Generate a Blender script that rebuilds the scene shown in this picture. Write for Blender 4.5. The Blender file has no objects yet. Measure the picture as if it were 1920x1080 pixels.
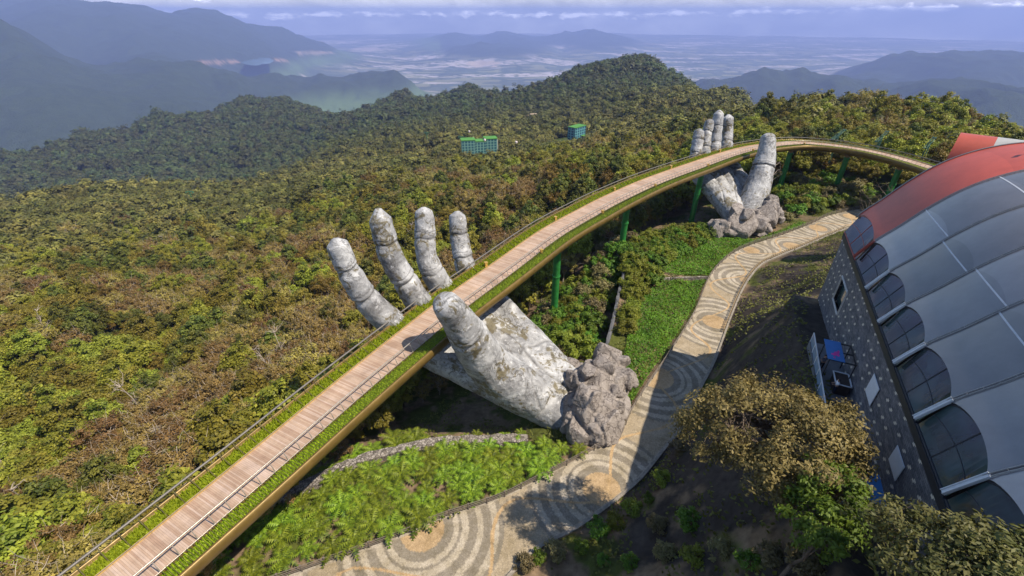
import bpy, math, random
import numpy as np
from mathutils import Vector
sc = bpy.context.scene
COL = sc.collection
R_ = np.random.default_rng(11)

# ------------------------------------------------------------------ camera, sky, sun, exposure
F, HY, H = 850.0, 25.0, 32.0
PT = math.atan((540 - HY) / F)
cd = bpy.data.cameras.new('camera'); cam = bpy.data.objects.new('camera', cd); COL.objects.link(cam)
cd.lens = F / 1920 * 36; cd.sensor_width = 36; cd.clip_start = 0.3; cd.clip_end = 120000
cam.location = (0, 0, H); cam.rotation_euler = (math.pi / 2 - PT, 0, 0)
sc.camera = cam
SUN_E = math.radians(55)
SH = np.array([.93, -.37]) / np.hypot(.93, .37)
sv = Vector((SH[0] * math.cos(SUN_E), SH[1] * math.cos(SUN_E), math.sin(SUN_E)))
sl = bpy.data.lights.new('sun', 'SUN'); sl.energy = 4.9; sl.angle = math.radians(.5); sl.color = (1, .90, .75)
so = bpy.data.objects.new('sun', sl); COL.objects.link(so); so.rotation_euler = sv.to_track_quat('Z', 'Y').to_euler()
so.location = (0, 0, 200)
sc.view_settings.view_transform = 'Standard'; sc.view_settings.look = 'None'
sc.view_settings.exposure = .50; sc.view_settings.gamma = 1
sc.cycles.use_denoising = True
sc.cycles.volume_bounces = 0; sc.cycles.max_bounces = 6; sc.cycles.diffuse_bounces = 3; sc.cycles.glossy_bounces = 3
sc.cycles.transparent_max_bounces = 12; sc.cycles.caustics_reflective = False; sc.cycles.caustics_refractive = False

class NT:
    """small wrapper for writing node trees"""
    def __init__(s, tree): s.t = tree; tree.nodes.clear()
    def n(s, typ, ins=None, **kw):
        nd = s.t.nodes.new(typ)
        for k, v in kw.items(): setattr(nd, k, v)
        for k, v in (ins or {}).items(): s.put(nd.inputs[k], v)
        return nd
    def put(s, sock, v):
        if isinstance(v, bpy.types.NodeSocket): s.t.links.new(v, sock)
        elif isinstance(v, bpy.types.Node): s.t.links.new(v.outputs[0], sock)
        else:
            if isinstance(v, (tuple, list)) and len(v) == 3 and sock.type == 'RGBA': v = (*v, 1)
            sock.default_value = v
    def math(s, op, a, b=0.0, c=0.0, clamp=False):
        nd = s.t.nodes.new('ShaderNodeMath'); nd.operation = op; nd.use_clamp = clamp
        s.put(nd.inputs[0], a); s.put(nd.inputs[1], b); s.put(nd.inputs[2], c); return nd.outputs[0]
    def mix(s, f, a, b, mode='MIX'):
        nd = s.t.nodes.new('ShaderNodeMix'); nd.data_type = 'RGBA'; nd.blend_type = mode
        s.put(nd.inputs[0], f); s.put(nd.inputs[6], a); s.put(nd.inputs[7], b); return nd.outputs[2]
    def ramp(s, f, stops, interp='LINEAR'):
        nd = s.t.nodes.new('ShaderNodeValToRGB'); cr = nd.color_ramp; cr.interpolation = interp
        while len(cr.elements) < len(stops): cr.elements.new(1)
        for e, (p, c) in zip(cr.elements, stops):
            e.position = p; e.color = (*c, 1) if len(c) == 3 else c
        s.put(nd.inputs[0], f); return nd.outputs[0]
    def noise(s, vec, scale, detail=4, rough=.55, dist=0):
        return s.n('ShaderNodeTexNoise', {'Vector': vec, 'Scale': scale, 'Detail': detail, 'Roughness': rough, 'Distortion': dist}).outputs[0]
    def pos(s): return s.n('ShaderNodeNewGeometry').outputs['Position']
    def attr(s, name, out='Color', typ='GEOMETRY'):
        return s.n('ShaderNodeAttribute', attribute_name=name, attribute_type=typ).outputs[out]
    def bump(s, h, strength=.5, dist=.1): return s.n('ShaderNodeBump', {'Height': h, 'Strength': strength, 'Distance': dist}).outputs[0]

def g3(v): return (v, v, v)

w = bpy.data.worlds.new('World'); sc.world = w; w.use_nodes = True
T = NT(w.node_tree)
sky = T.n('ShaderNodeTexSky', sky_type='NISHITA', sun_disc=False, sun_elevation=SUN_E,
          sun_rotation=math.atan2(sv.x, sv.y), altitude=1400, air_density=1.2, dust_density=1.0, ozone_density=1.5)
bg1 = T.n('ShaderNodeBackground', {'Color': sky, 'Strength': .12})
gen = T.n('ShaderNodeTexCoord').outputs['Generated']
sx = T.n('ShaderNodeSeparateXYZ', {0: gen}).outputs
el = T.math('DEGREES', T.math('ARCSINE', sx[2])) if False else T.math('MULTIPLY', sx[2], 57.3)
azi = T.math('MULTIPLY', T.math('ARCTAN2', sx[0], sx[1]), 57.3)
cv = T.n('ShaderNodeCombineXYZ', {0: T.math('MULTIPLY', azi, .42), 1: T.math('MULTIPLY', el, 1.0), 2: 0}).outputs[0]
cn = T.noise(cv, 1.15, 7, .62, .3)
# low cumulus line about eye level, and a bank of cloud over the far range
lift = T.math('MULTIPLY', T.math('SUBTRACT', azi, 18), .022)
band = T.math('SUBTRACT', 1.0, T.math('ABSOLUTE', T.math('MULTIPLY', T.math('SUBTRACT', el, T.math('MAXIMUM', lift, -.1)), 1.25)), clamp=True)
bank = T.math('MULTIPLY', T.math('SUBTRACT', 1.0, T.math('ABSOLUTE', T.math('MULTIPLY', T.math('ADD', azi, 33), .085)), clamp=True),
              T.math('SUBTRACT', 1.0, T.math('ABSOLUTE', T.math('MULTIPLY', T.math('SUBTRACT', el, 1.5), .7)), clamp=True))
m1 = T.math('MULTIPLY', T.math('MAXIMUM', T.math('MULTIPLY', band, .8), bank), 1.0)
cm = T.math('MULTIPLY', T.math('SUBTRACT', T.math('ADD', cn, T.math('MULTIPLY', m1, .45)), .76), 7.0, clamp=True)
wisp = T.math('MULTIPLY', T.math('SUBTRACT', T.noise(cv, .4, 4, .6, .5), .38), 2.0, clamp=True)
haz = T.math('SUBTRACT', 1.0, T.math('MULTIPLY', T.math('ADD', el, .8), .25), clamp=True)
c0 = T.mix(haz, (0, 0, 0), (.62, .62, .72))
c1 = T.mix(T.math('MULTIPLY', wisp, .9), c0, (1.9, 1.88, 1.9))
c2 = T.mix(cm, c1, (3.4, 3.3, 3.4))
bg2 = T.n('ShaderNodeBackground', {'Color': c2, 'Strength': 1.0})
near = T.math('MULTIPLY', T.math('SUBTRACT', 1.0, T.math('MULTIPLY', T.math('SUBTRACT', el, 2), .12), clamp=True), .85)
fac = T.math('MAXIMUM', T.math('MULTIPLY', cm, near), T.math('MULTIPLY', near, T.math('MAXIMUM', haz, T.math('MULTIPLY', wisp, .6))))
T.n('ShaderNodeOutputWorld', {'Surface': T.n('ShaderNodeMixShader', {0: fac, 1: bg1, 2: bg2})})

# ------------------------------------------------------------------ helpers
def ray(u, v):
    x = (u - 960) / F; y = -(v - 540) / F
    return np.array([x, math.cos(PT) + math.sin(PT) * y, -math.sin(PT) + math.cos(PT) * y])
def at_z(u, v, z):
    d = ray(u, v); return d * ((z - H) / d[2]) + np.array([0, 0, H])
def at_r(u, v, r):
    d = ray(u, v); return d * (r / math.hypot(d[0], d[1])) + np.array([0, 0, H])
def proj(p):
    p = np.atleast_2d(p); Z = p[:, 2] - H
    f = math.cos(PT) * p[:, 1] - math.sin(PT) * Z; up = math.sin(PT) * p[:, 1] + math.cos(PT) * Z
    return np.stack([960 + F * p[:, 0] / f, 540 - F * up / f, f], 1)

class MB:
    """collects pieces and links them as one mesh object"""
    def __init__(s): s.v = []; s.f = []; s.n = 0
    def add(s, v, faces, mat=0, tint=None, st=None):
        v = np.asarray(v, float).reshape(-1, 3)
        if isinstance(faces, np.ndarray): groups = [faces]
        else:
            d = {}
            for f in faces: d.setdefault(len(f), []).append(f)
            groups = [np.array(x) for x in d.values()]
        for g in groups:
            t = np.zeros(len(g)) if tint is None else (np.full(len(g), tint) if np.isscalar(tint) else np.asarray(tint))
            s.f.append((g + s.n, np.full(len(g), mat), t))
        s.v.append((v, np.zeros((len(v), 3)) if st is None else np.asarray(st, float))); s.n += len(v)
        return s
    def box(s, c, size, rz=0.0, mat=0, tint=None, ax=None):
        h = np.array(size) / 2
        v = np.array([[x, y, z] for x in (-1, 1) for y in (-1, 1) for z in (-1, 1)]) * h
        if ax is not None: v = v @ np.array(ax)
        else:
            cs, sn = math.cos(rz), math.sin(rz); v = v @ np.array([[cs, sn, 0], [-sn, cs, 0], [0, 0, 1]])
        return s.add(v + np.array(c), np.array([[0, 1, 3, 2], [4, 6, 7, 5], [0, 4, 5, 1], [2, 3, 7, 6], [0, 2, 6, 4], [1, 5, 7, 3]]), mat, tint)
    def tube(s, pts, rad, sides=8, mat=0, tint=None, cap=True, sq=None):
        pts = np.asarray(pts, float); n = len(pts); rad = np.broadcast_to(np.asarray(rad, float), (n,))
        t = np.gradient(pts, axis=0); t /= np.linalg.norm(t, axis=1)[:, None] + 1e-9
        up = np.array([0, 0, 1.]) if abs(t[0][2]) < .9 else np.array([1., 0, 0])
        a = np.cross(t[0], up); a /= np.linalg.norm(a); A = []
        for i in range(n):
            a = a - t[i] * np.dot(a, t[i]); a /= np.linalg.norm(a) + 1e-9; A.append(a)
        A = np.array(A); B = np.cross(t, A)
        th = np.arange(sides) * 2 * math.pi / sides
        ring = pts[:, None] + rad[:, None, None] * (np.cos(th)[None, :, None] * A[:, None] + np.sin(th)[None, :, None] * B[:, None])
        i = np.arange(n - 1)[:, None] * sides; j = np.arange(sides)[None, :]; k = (j + 1) % sides
        q = np.stack([i + j, i + k, i + sides + k, i + sides + j], -1).reshape(-1, 4)
        s.add(ring.reshape(-1, 3), q, mat, tint)
        if cap:
            b = s.n - n * sides
            for o in (0, (n - 1) * sides):
                g = np.arange(sides)[None] + b + o
                s.f.append((g if o else g[:, ::-1], np.array([mat]), np.array([0. if tint is None else float(np.ravel(tint)[0])])))
        return s
    def grid(s, P, mat=0, tint=None, st=None):
        n, m = P.shape[:2]
        i = np.arange(n - 1)[:, None] * m; j = np.arange(m - 1)[None]
        q = np.stack([i + j, i + j + 1, i + m + j + 1, i + m + j], -1).reshape(-1, 4)
        return s.add(P.reshape(-1, 3), q, mat, tint, None if st is None else st.reshape(-1, 3))
    def mesh(s, name, mats, smooth=False):
        me = bpy.data.meshes.new(name)
        V = np.concatenate([a for a, _ in s.v]); ST = np.concatenate([b for _, b in s.v])
        me.vertices.add(len(V)); me.vertices.foreach_set('co', V.ravel().astype(np.float32))
        L = np.concatenate([g.ravel() for g, _, _ in s.f]); tot = np.concatenate([np.full(len(g), g.shape[1]) for g, _, _ in s.f])
        me.loops.add(len(L)); me.loops.foreach_set('vertex_index', L.astype(np.int32))
        me.polygons.add(len(tot)); me.polygons.foreach_set('loop_start', np.concatenate([[0], np.cumsum(tot)[:-1]]).astype(np.int32))
        me.polygons.foreach_set('loop_total', tot.astype(np.int32))
        me.polygons.foreach_set('material_index', np.concatenate([m for _, m, _ in s.f]).astype(np.int32))
        me.polygons.foreach_set('use_smooth', np.full(len(tot), smooth))
        a = me.attributes.new('tint', 'FLOAT', 'FACE'); a.data.foreach_set('value', np.concatenate([t for _, _, t in s.f]).astype(np.float32))
        if np.any(ST): me.attributes.new('st', 'FLOAT_VECTOR', 'POINT').data.foreach_set('vector', ST.ravel().astype(np.float32))
        for m in (mats if isinstance(mats, (list, tuple)) else [mats]): me.materials.append(m)
        me.update(calc_edges=True); me.validate()
        return me
    def obj(s, name, mats, parent=None, smooth=False, loc=None):
        if loc is not None:
            s.v = [(v - np.array(loc), t) for v, t in s.v]
        return link(name, s.mesh(name, mats, smooth), parent, loc)

def link(name, data, parent=None, loc=None):
    o = bpy.data.objects.new(name, data); COL.objects.link(o)
    if parent is not None: o.parent = parent
    if loc is not None: o.location = tuple(float(x) for x in loc)
    return o
def tag(o, label=None, cat=None, group=None, kind=None):
    for k, v in (('label', label), ('category', cat), ('group', group), ('kind', kind)):
        if v: o[k] = v
    return o
def thing(name, label, cat, loc=(0, 0, 0), rz=0.0, group=None):
    o = link(name, None, None, loc); o.rotation_euler = (0, 0, rz); o.empty_display_size = .5
    return tag(o, label, cat, group)
def copy_thing(o, loc, rz=0.0, scale=1.0, label=None):
    r = o.copy(); COL.objects.link(r); r.location = tuple(float(x) for x in loc); r.rotation_euler = (0, 0, rz)
    r.scale = (scale,) * 3 if np.isscalar(scale) else scale
    if label: r['label'] = label
    for ch in o.children:
        c = ch.copy(); COL.objects.link(c); c.parent = r
        for g in ch.children:
            d = g.copy(); COL.objects.link(d); d.parent = c
    return r

# value noise on numpy arrays
_PERM = np.random.default_rng(5).random(1 << 16)
def vnoise(x, y, seed=0):
    xi = np.floor(x).astype(np.int64); yi = np.floor(y).astype(np.int64); fx = x - xi; fy = y - yi
    fx = fx * fx * (3 - 2 * fx); fy = fy * fy * (3 - 2 * fy)
    h = lambda a, b: _PERM[((a * 374761393 + b * 668265263 + seed * 974711) ^ (a * 1274126177 >> 3)) & 0xffff]
    return (h(xi, yi) * (1 - fx) + h(xi + 1, yi) * fx) * (1 - fy) + (h(xi, yi + 1) * (1 - fx) + h(xi + 1, yi + 1) * fx) * fy
def fbm(x, y, oct=5, seed=0, ridge=False):
    a = .5; t = 0; n = 0
    for o in range(oct):
        v = vnoise(x * 2 ** o, y * 2 ** o, seed + o * 7)
        if ridge: v = 1 - abs(2 * v - 1)
        t = t + a * v; n += a; a *= .5
    return t / n
def smooth(a, b, x): t = np.clip((x - a) / (b - a), 0, 1); return t * t * (3 - 2 * t)
def spline(P, step):
    """Catmull-Rom through P, resampled at about equal steps"""
    P = np.asarray(P, float); Q = np.vstack([2 * P[0] - P[1], P, 2 * P[-1] - P[-2]]); out = []
    for i in range(1, len(Q) - 2):
        t = np.linspace(0, 1, 24, endpoint=False)[:, None]
        a, b, c, d = Q[i - 1], Q[i], Q[i + 1], Q[i + 2]
        out.append(.5 * (2 * b + (c - a) * t + (2 * a - 5 * b + 4 * c - d) * t ** 2 + (3 * b - a - 3 * c + d) * t ** 3))
    out = np.vstack(out + [P[-1:]])
    k = min(P.shape[1], 2)
    s = np.concatenate([[0], np.cumsum(np.linalg.norm(np.diff(out[:, :k], axis=0), axis=1))])
    u = np.linspace(0, s[-1], max(2, int(s[-1] / step) + 1))
    return np.stack([np.interp(u, s, out[:, c]) for c in range(P.shape[1])], 1)
def inpoly(pts, poly):
    x, y = pts[:, 0], pts[:, 1]; r = np.zeros(len(pts), bool); poly = np.asarray(poly)
    for (x1, y1), (x2, y2) in zip(poly, np.roll(poly, -1, 0)):
        r ^= ((y1 > y) != (y2 > y)) & (x < (x2 - x1) * (y - y1) / (y2 - y1 + 1e-12) + x1)
    return r
def segdist(pts, line):
    best = np.full(len(pts), 1e9)
    for a, b in zip(line[:-1], line[1:]):
        d = b - a; t = np.clip(((pts - a) @ d) / (d @ d + 1e-12), 0, 1)
        best = np.minimum(best, np.linalg.norm(pts - a - t[:, None] * d, axis=1))
    return best
def poisson(poly, dmin, rng, n=6000):
    poly = np.asarray(poly); lo, hi = poly.min(0), poly.max(0)
    c = rng.random((n, 2)) * (hi - lo) + lo; c = c[inpoly(c, poly)]; out = []
    for p in c:
        if all((p[0] - q[0]) ** 2 + (p[1] - q[1]) ** 2 > dmin * dmin for q in out): out.append(p)
    return np.array(out)
# ------------------------------------------------------------------ plan: bridge line, path, hall
LE = spline([(-43.5, -14), (-38, -4), (-33, 5.6), (-27.4, 16), (-22, 26.2), (-18.2, 33.6), (-13.3, 42.6), (-9.3, 49.7), (-3.7, 58.4), (3.6, 70), (8, 76), (12.9, 81.9), (18.4, 88.4),
             (30.2, 100.6), (47.6, 115.8), (57, 123.6), (66.4, 130), (77, 134.3), (84.2, 135.2), (91.3, 132.5), (97, 127.6), (100.8, 120.1), (102.8, 111.1), (103.6, 102), (104, 94)], .5)
ker = np.exp(-np.linspace(-2, 2, 17) ** 2); ker /= ker.sum()
for _ in range(2):
    LE = np.stack([np.convolve(np.pad(LE[:, k], 8, 'edge'), ker, 'valid') for k in (0, 1)], 1)
bs = np.concatenate([[0], np.cumsum(np.linalg.norm(np.diff(LE, axis=0), axis=1))])
bt = np.gradient(LE, axis=0); bt /= np.linalg.norm(bt, axis=1)[:, None]
bn = np.stack([bt[:, 1], -bt[:, 0]], 1)                      # to the right of the walking direction
kmid = int(np.argmin(np.hypot(LE[:, 0] + 13, LE[:, 1] - 42.6)))
sD = bs - bs[kmid]
bw = np.interp(sD, [-60, -30, 0, 40, 90, 130, 170], [3.5, 3.5, 3.9, 4.35, 4.5, 4.1, 3.7])     # deck width
pw = np.interp(sD, [-60, -30, 0, 50, 110], [1.35, 1.35, 1.6, 2.0, 1.7])                        # planter width
def bpt(s, o, z=0.0):
    """point at distance s along the bridge, o metres to the right of the deck's left edge"""
    x = np.interp(s, bs, LE[:, 0]); y = np.interp(s, bs, LE[:, 1])
    nx = np.interp(s, bs, bn[:, 0]); ny = np.interp(s, bs, bn[:, 1])
    return np.stack([x + nx * o, y + ny * o, np.broadcast_to(z, np.shape(x)) + 0 * x], -1)

PP = [((-38, 15.8), (-30, 2)), ((-29, 19.3), (-20, 8)), ((-20.1, 22.7), (-9, 15)), ((-11.4, 26.1), (-2.2, 20)), ((-7.5, 28), (-.5, 22.3)), ((-1.6, 30.2), (2.5, 25)), ((2.2, 32.2), (6.9, 27.3)),
      ((9.9, 36.7), (13.5, 32)), ((13.9, 39.9), (18.4, 37)), ((15.7, 42.9), (21.2, 39.9)), ((18.8, 47.3), (25.6, 46.2)), ((23.6, 53.8), (30.5, 53)), ((31.7, 65.5), (38, 65)), ((39.4, 78.6), (45, 75.5)),
      ((47.1, 87.7), (51.8, 83.5)), ((53.8, 92.9), (58.1, 87.9)), ((63.2, 98.1), (67.8, 93.8)), ((74, 104.8), (76, 99)), ((83.2, 111.1), (86, 104.5)), ((95, 116), (98, 109))]
PZ = -13.0
_p = spline([a + b for a, b in PP], .15)
PL, PR = _p[:, :2], _p[:, 2:]
PC = (PL + PR) / 2; PHW = np.linalg.norm(PL - PR, axis=1) / 2

AX = np.array([.4266, .9045]); AX /= np.linalg.norm(AX); PRP = np.array([AX[1], -AX[0]]); W0 = np.array([39.5, 49.4])
def hall(a, o, z):
    """a metres along the hall's long wall (0 = far corner, negative = nearer), o metres inwards"""
    p = W0 + AX * a + PRP * o; return np.array([p[0], p[1], z])
def wall_base(a): return np.interp(a, [-60, -32, -21, -6, 0], [4, 3.5, 2.5, 1.0, .6])

# ------------------------------------------------------------------ ground: one sheet, control points by bearing and distance
CP = []                                                        # (bearing, ln r, z_rel / r)
def cp(u, v, r):
    d = ray(u, v); h = math.hypot(d[0], d[1]); tree = float(np.interp(r, [130, 300, 700, 1400, 2750, 2760], [7, 8.5, 11, 15, 20, 0]))
    CP.append((math.atan2(d[0], d[1]), math.log(r), d[2] / h - tree / r))
def cz(u, r, z):
    d = ray(u, 200); CP.append((math.atan2(d[0], d[1]), math.log(r), (z - H) / r))
for u, pts in {0: [(800, 118), (600, 185), (450, 420), (388, 780), (284, 2300)],
               150: [(700, 140), (550, 215), (430, 450), (350, 800), (245, 2350)],
               300: [(620, 165), (500, 250), (400, 480), (345, 800), (217, 2350)],
               450: [(500, 220), (420, 350), (343, 800), (300, 1500), (186, 2500)],
               540: [(460, 230), (390, 400), (325, 780), (186, 2500)],
               600: [(420, 240), (350, 400), (312, 720), (222, 1900), (212, 2300)],
               750: [(380, 240), (325, 400), (278, 760), (215, 1500), (180, 2300)],
               880: [(350, 240), (300, 430), (262, 660), (200, 1400), (165, 2100)],
               1000: [(320, 240), (262, 620), (207, 1000), (168, 1700)],
               1100: [(300, 240), (252, 640), (185, 1050), (142, 2050)],
               1220: [(280, 270), (225, 600), (160, 1200), (121, 1650), (113, 2100)],
               1300: [(260, 280), (215, 560), (155, 1450)],
               1400: [(240, 270), (205, 520), (188, 950)],
               1500: [(243, 255), (203, 520)], 1600: [(240, 245), (202, 500)], 1700: [(248, 235), (218, 450)],
               1800: [(262, 220), (238, 420)], 1880: [(284, 210), (268, 380)], 1960: [(310, 210), (287, 340)]}.items():
    for v, r in pts: cp(u, v + 2, r)
# hidden hollows behind the ridges
for u, r, z in [(0, 1050, -310), (150, 1050, -300), (300, 1050, -285), (0, 1400, -400), (150, 1400, -400), (300, 1400, -390), (450, 1150, -300), (540, 1350, -330), (600, 1150, -240), (750, 1000, -190), (880, 900, -160),
                (0, 3200, -760), (150, 3300, -760), (300, 3300, -800), (450, 3300, -840), (600, 3000, -850), (750, 3000, -880), (880, 3000, -880), (1000, 2700, -780), (1100, 2900, -860),
                (1220, 2900, -900), (1300, 2200, -560), (1400, 1500, -420), (1500, 1000, -330), (1600, 950, -360), (1700, 900, -380), (1800, 850, -380), (1960, 800, -400),
                (1400, 3000, -1100), (1500, 2500, -1050), (1700, 2500, -1050), (1960, 2500, -1050)]: cz(u, r, z)
# far: front range, second and third range on the left, hills on the plain, range on the right
PLAIN = -1418.0
for u, v, r in [(0, 43, 8500), (30, 58, 8300), (100, 100, 8000), (200, 127, 7900), (300, 127, 8000), (380, 135, 7900), (430, 152, 7700), (0, 200, 6200), (200, 220, 5900), (350, 205, 6000), (60, 262, 5300),
                (80, 45, 12500), (160, 49, 12500), (220, 47, 12500), (290, 66, 12300), (350, 73, 12200), (410, 92, 12000), (460, 108, 12000),
                (0, -8, 17000), (80, 0, 17000), (130, 13, 17000), (178, 21, 17000), (193, 9, 17000), (215, 14, 17000), (250, 15, 17000), (310, 29, 17000), (365, 22, 17000), (400, 24, 17000), (450, 41, 17000), (530, 56, 17000), (590, 76, 17500),
                (400, 172, 7500), (450, 152, 8200), (520, 143, 8600), (600, 135, 8800), (680, 140, 8700), (740, 138, 8600),
                (830, 100, 19500), (850, 92, 19500), (900, 80, 19500), (960, 90, 19500), (1030, 101, 19500),
                (800, 76, 26500), (845, 63, 26500), (880, 68, 26500), (940, 59, 26500), (1000, 72, 26500), (1060, 60, 26500), (1110, 57, 26500), (1165, 72, 26500), (1230, 84, 26500), (720, 84, 26500),
                (1330, 142, 9000), (1430, 132, 9000), (1500, 138, 9000), (1620, 122, 13500), (1700, 102, 13500), (1800, 95, 13500), (1900, 96, 13500), (1990, 94, 13500),
                (1650, 182, 7600), (1740, 170, 7200), (1850, 164, 7200), (1960, 169, 7200), (1560, 156, 8000)]: cp(u, v, r)
for u in (-150, 200, 450, 600, 750, 900, 1050, 1200, 1350, 1500, 1700, 1900, 2050):
    for r in (5000, 6500, 10500, 14000, 16800, 22500, 31000, 42000):
        if u <= 450 and r in (6500, 14000, 16800): continue
        if u == 600 and r == 16800: continue
        if u > 1550 and r in (6500, 14000): continue
        z = PLAIN
        if u < 430 and r < 6000: z = -1000
        if u < 430 and r == 10500: z = -1000
        if u > 1550 and r in (5000, 10500): z = -1100
        cz(u, r, z)
for a in (-180, -140, -100, 100, 140):
    for r, z in ((60, -10), (300, -40), (1500, -300), (5000, -1000), (42000, PLAIN)): CP.append((math.radians(a), math.log(r), (z - H) / r))
CP = np.array(CP)
def rbf_fit(P, val, lin=True):
    d = np.sqrt(((P[:, None] - P[None]) ** 2).sum(-1) + 1e-4)
    n, k = P.shape; A = np.zeros((n + k + 1, n + k + 1)); A[:n, :n] = d + np.eye(n) * 1e-3; A[:n, n] = 1; A[n, :n] = 1; A[:n, n + 1:] = P; A[n + 1:, :n] = P.T
    return np.linalg.solve(A, np.concatenate([val, np.zeros(k + 1)]))
def rbf_eval(P, wt, Q):
    out = np.empty(len(Q)); n = len(P)
    for i in range(0, len(Q), 20000):
        q = Q[i:i + 20000]; d = np.sqrt(((q[:, None] - P[None]) ** 2).sum(-1) + 1e-4)
        out[i:i + 20000] = d @ wt[:n] + wt[n] + q @ wt[n + 1:]
    return out
KA = 3.2
_FP = np.stack([CP[:, 0] * KA, CP[:, 1]], 1); _FW = rbf_fit(_FP, CP[:, 2])
NP_ = [(-20, 34.6, -14.2), (-10.6, 38.1, -14.2), (2.7, 39, -14.2), (-23.5, 30.9, -13.6), (-29, 24, -13.8), (-12, 30, -13.2), (-4, 44, -17.5), (-10, 45, -18.5), (0, 46, -17.5), (-6, 52, -20), (2, 52, -18.5), (8, 52, -16.5), (-2, 60, -20),
       (6, 40, -13.4), (10, 46, -13.3), (15, 50, -13), (19, 56, -12.6), (24, 66, -12.6), (24, 88, -13), (30, 80, -12.6), (36, 90, -12.8), (46, 98, -13), (55, 97, -13), (65, 103, -13.2), (11, 70, -16.5), (5, 65, -18.5), (13, 62, -16.5), (18, 80, -17), (22, 95, -16.5),
       (30, 100, -16), (-22, 40, -17.5), (-28, 32, -16.5), (-36, 20, -17), (-45, 5, -17), (-34, 42, -23), (-20, 52, -22), (-12, 62, -23), (0, 76, -23), (-50, 30, -26), (-60, 10, -26), (-65, 45, -35), (-45, 55, -31), (-30, 68, -31), (-15, 85, -30), (5, 100, -27), (25, 120, -24),
       (45, 130, -20), (65, 142, -17), (85, 150, -13), (50, 112, -15.5), (70, 118, -14), (85, 122, -12.5), (92, 114, -12.8), (110, 130, -10), (110, 110, -11), (-90, 60, -45), (-80, 90, -48), (-40, 110, -43), (0, 140, -38),
       (-30, -5, -13), (-15, 2, -12.5), (0, 8, -11), (8, 16, -9), (14, 22, -8), (4, 18, -11.5)]
for a in np.arange(-70, 1, 4.0):
    zb = float(wall_base(a))
    for o, dz in ((-2.7, 0.0), (0, 0), (14, 0)):
        p = hall(a, o, zb); NP_.append((p[0], p[1], zb - .1))
for x, y, z in [(46, 56, -1), (52, 66, -6), (60, 76, -9), (70, 84, -10.5), (80, 92, -11), (45, 60, -6), (40, 56, -5), (62, 60, 0), (75, 75, -4), (90, 90, -8), (48, 66, -9.5), (36, 52, -6)]: NP_.append((x, y, z))
_q = np.linspace(0, len(PL) - 1, 42).astype(int)
for A_, off in ((PL, -.7), (PR, .7)):
    for i in _q:
        d = (PR[i] - PL[i]); d /= np.linalg.norm(d); p = A_[i] + d * off; NP_.append((p[0], p[1], PZ - .05))
NP_ = np.array(NP_); _NP = NP_[:, :2] / 20.0; _NW = rbf_fit(_NP, NP_[:, 2])
RW = np.array([(14.2, 54.5), (15.5, 58), (17.5, 64), (20, 72), (22.6, 80), (24.6, 88.5)])       # foot line of the retaining wall
def ground_z(x, y):
    x = np.asarray(x, float); y = np.asarray(y, float); r = np.hypot(x, y) + 1e-6
    lr = np.log(np.maximum(r, 30)); a = np.arctan2(x, y)
    zf = rbf_eval(_FP, _FW, np.stack([a * KA, lr], 1)) * np.maximum(r, 30) + H
    amp = 6 * smooth(250, 900, r) + 34 * smooth(900, 2600, r) + 95 * smooth(3500, 7500, r)
    hgt = smooth(PLAIN + 40, PLAIN + 420, zf)
    wl = 90 + 260 * smooth(900, 3000, r)
    n = fbm(x / 330 + 7, y / 330 + 3, 5, 3, True) - .62
    n2 = fbm(x / 1050 + 1, y / 1050 + 9, 6, 21, True) - .62
    mixf = smooth(2500, 5000, r)
    zf = zf + (n * (1 - mixf) + n2 * mixf * 1.3) * 2 * amp * hgt
    zf = np.maximum(zf, PLAIN + 3 * np.sin(x / 900) * np.sin(y / 1100))
    near = r < 210
    if near.any():
        xx, yy = x[near], y[near]; p = np.stack([xx, yy], 1)
        zn = rbf_eval(_NP, _NW, p / 20.0)
        zn += (fbm(xx / 3.0, yy / 3.0, 4, 40) - .5) * 1.1 + (fbm(xx / 11, yy / 11, 3, 50) - .5) * 1.6
        # step at the retaining wall
        dd = segdist(p, RW); side = np.zeros(len(p))
        for q0, q1 in zip(RW[:-1], RW[1:]):
            s = ((p - q0) @ (q1 - q0)) / ((q1 - q0) @ (q1 - q0)); m = (s > -.05) & (s < 1.05)
            side = np.where(m, np.sign((q1 - q0)[0] * (p - q0)[:, 1] - (q1 - q0)[1] * (p - q0)[:, 0]), side)
        f = smooth(6, 0, dd)
        zn = np.where((side > 0), zn * (1 - f) + f * -17.0, np.where(side < 0, zn * (1 - f) + f * -12.7, zn))
        # flat path bed
        j = np.empty(len(p), int)
        for i in range(0, len(p), 8000):
            q = p[i:i + 8000]; j[i:i + 8000] = ((q[:, None] - PC[None, ::8]) ** 2).sum(-1).argmin(1) * 8
        dp = np.linalg.norm(p - PC[j], axis=1) - PHW[j]
        f = smooth(1.6, .35, dp); zn = zn * (1 - f) + (PZ - .12) * f
        # level ground along the hall and under it
        ha = (p - W0) @ AX; ho = (p - W0) @ PRP
        f = smooth(-3.5, -2.7, ho) * smooth(3.0, -.5, ha) * (ha > -70) * smooth(60, 40, ho); zn = zn * (1 - f) + (wall_base(ha) - .12) * f
        b = smooth(205, 150, r[near]); zf[near] = zf[near] * (1 - b) + zn * b
    return zf
def gz(x, y): return float(ground_z(np.array([x]), np.array([y]))[0])

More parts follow.
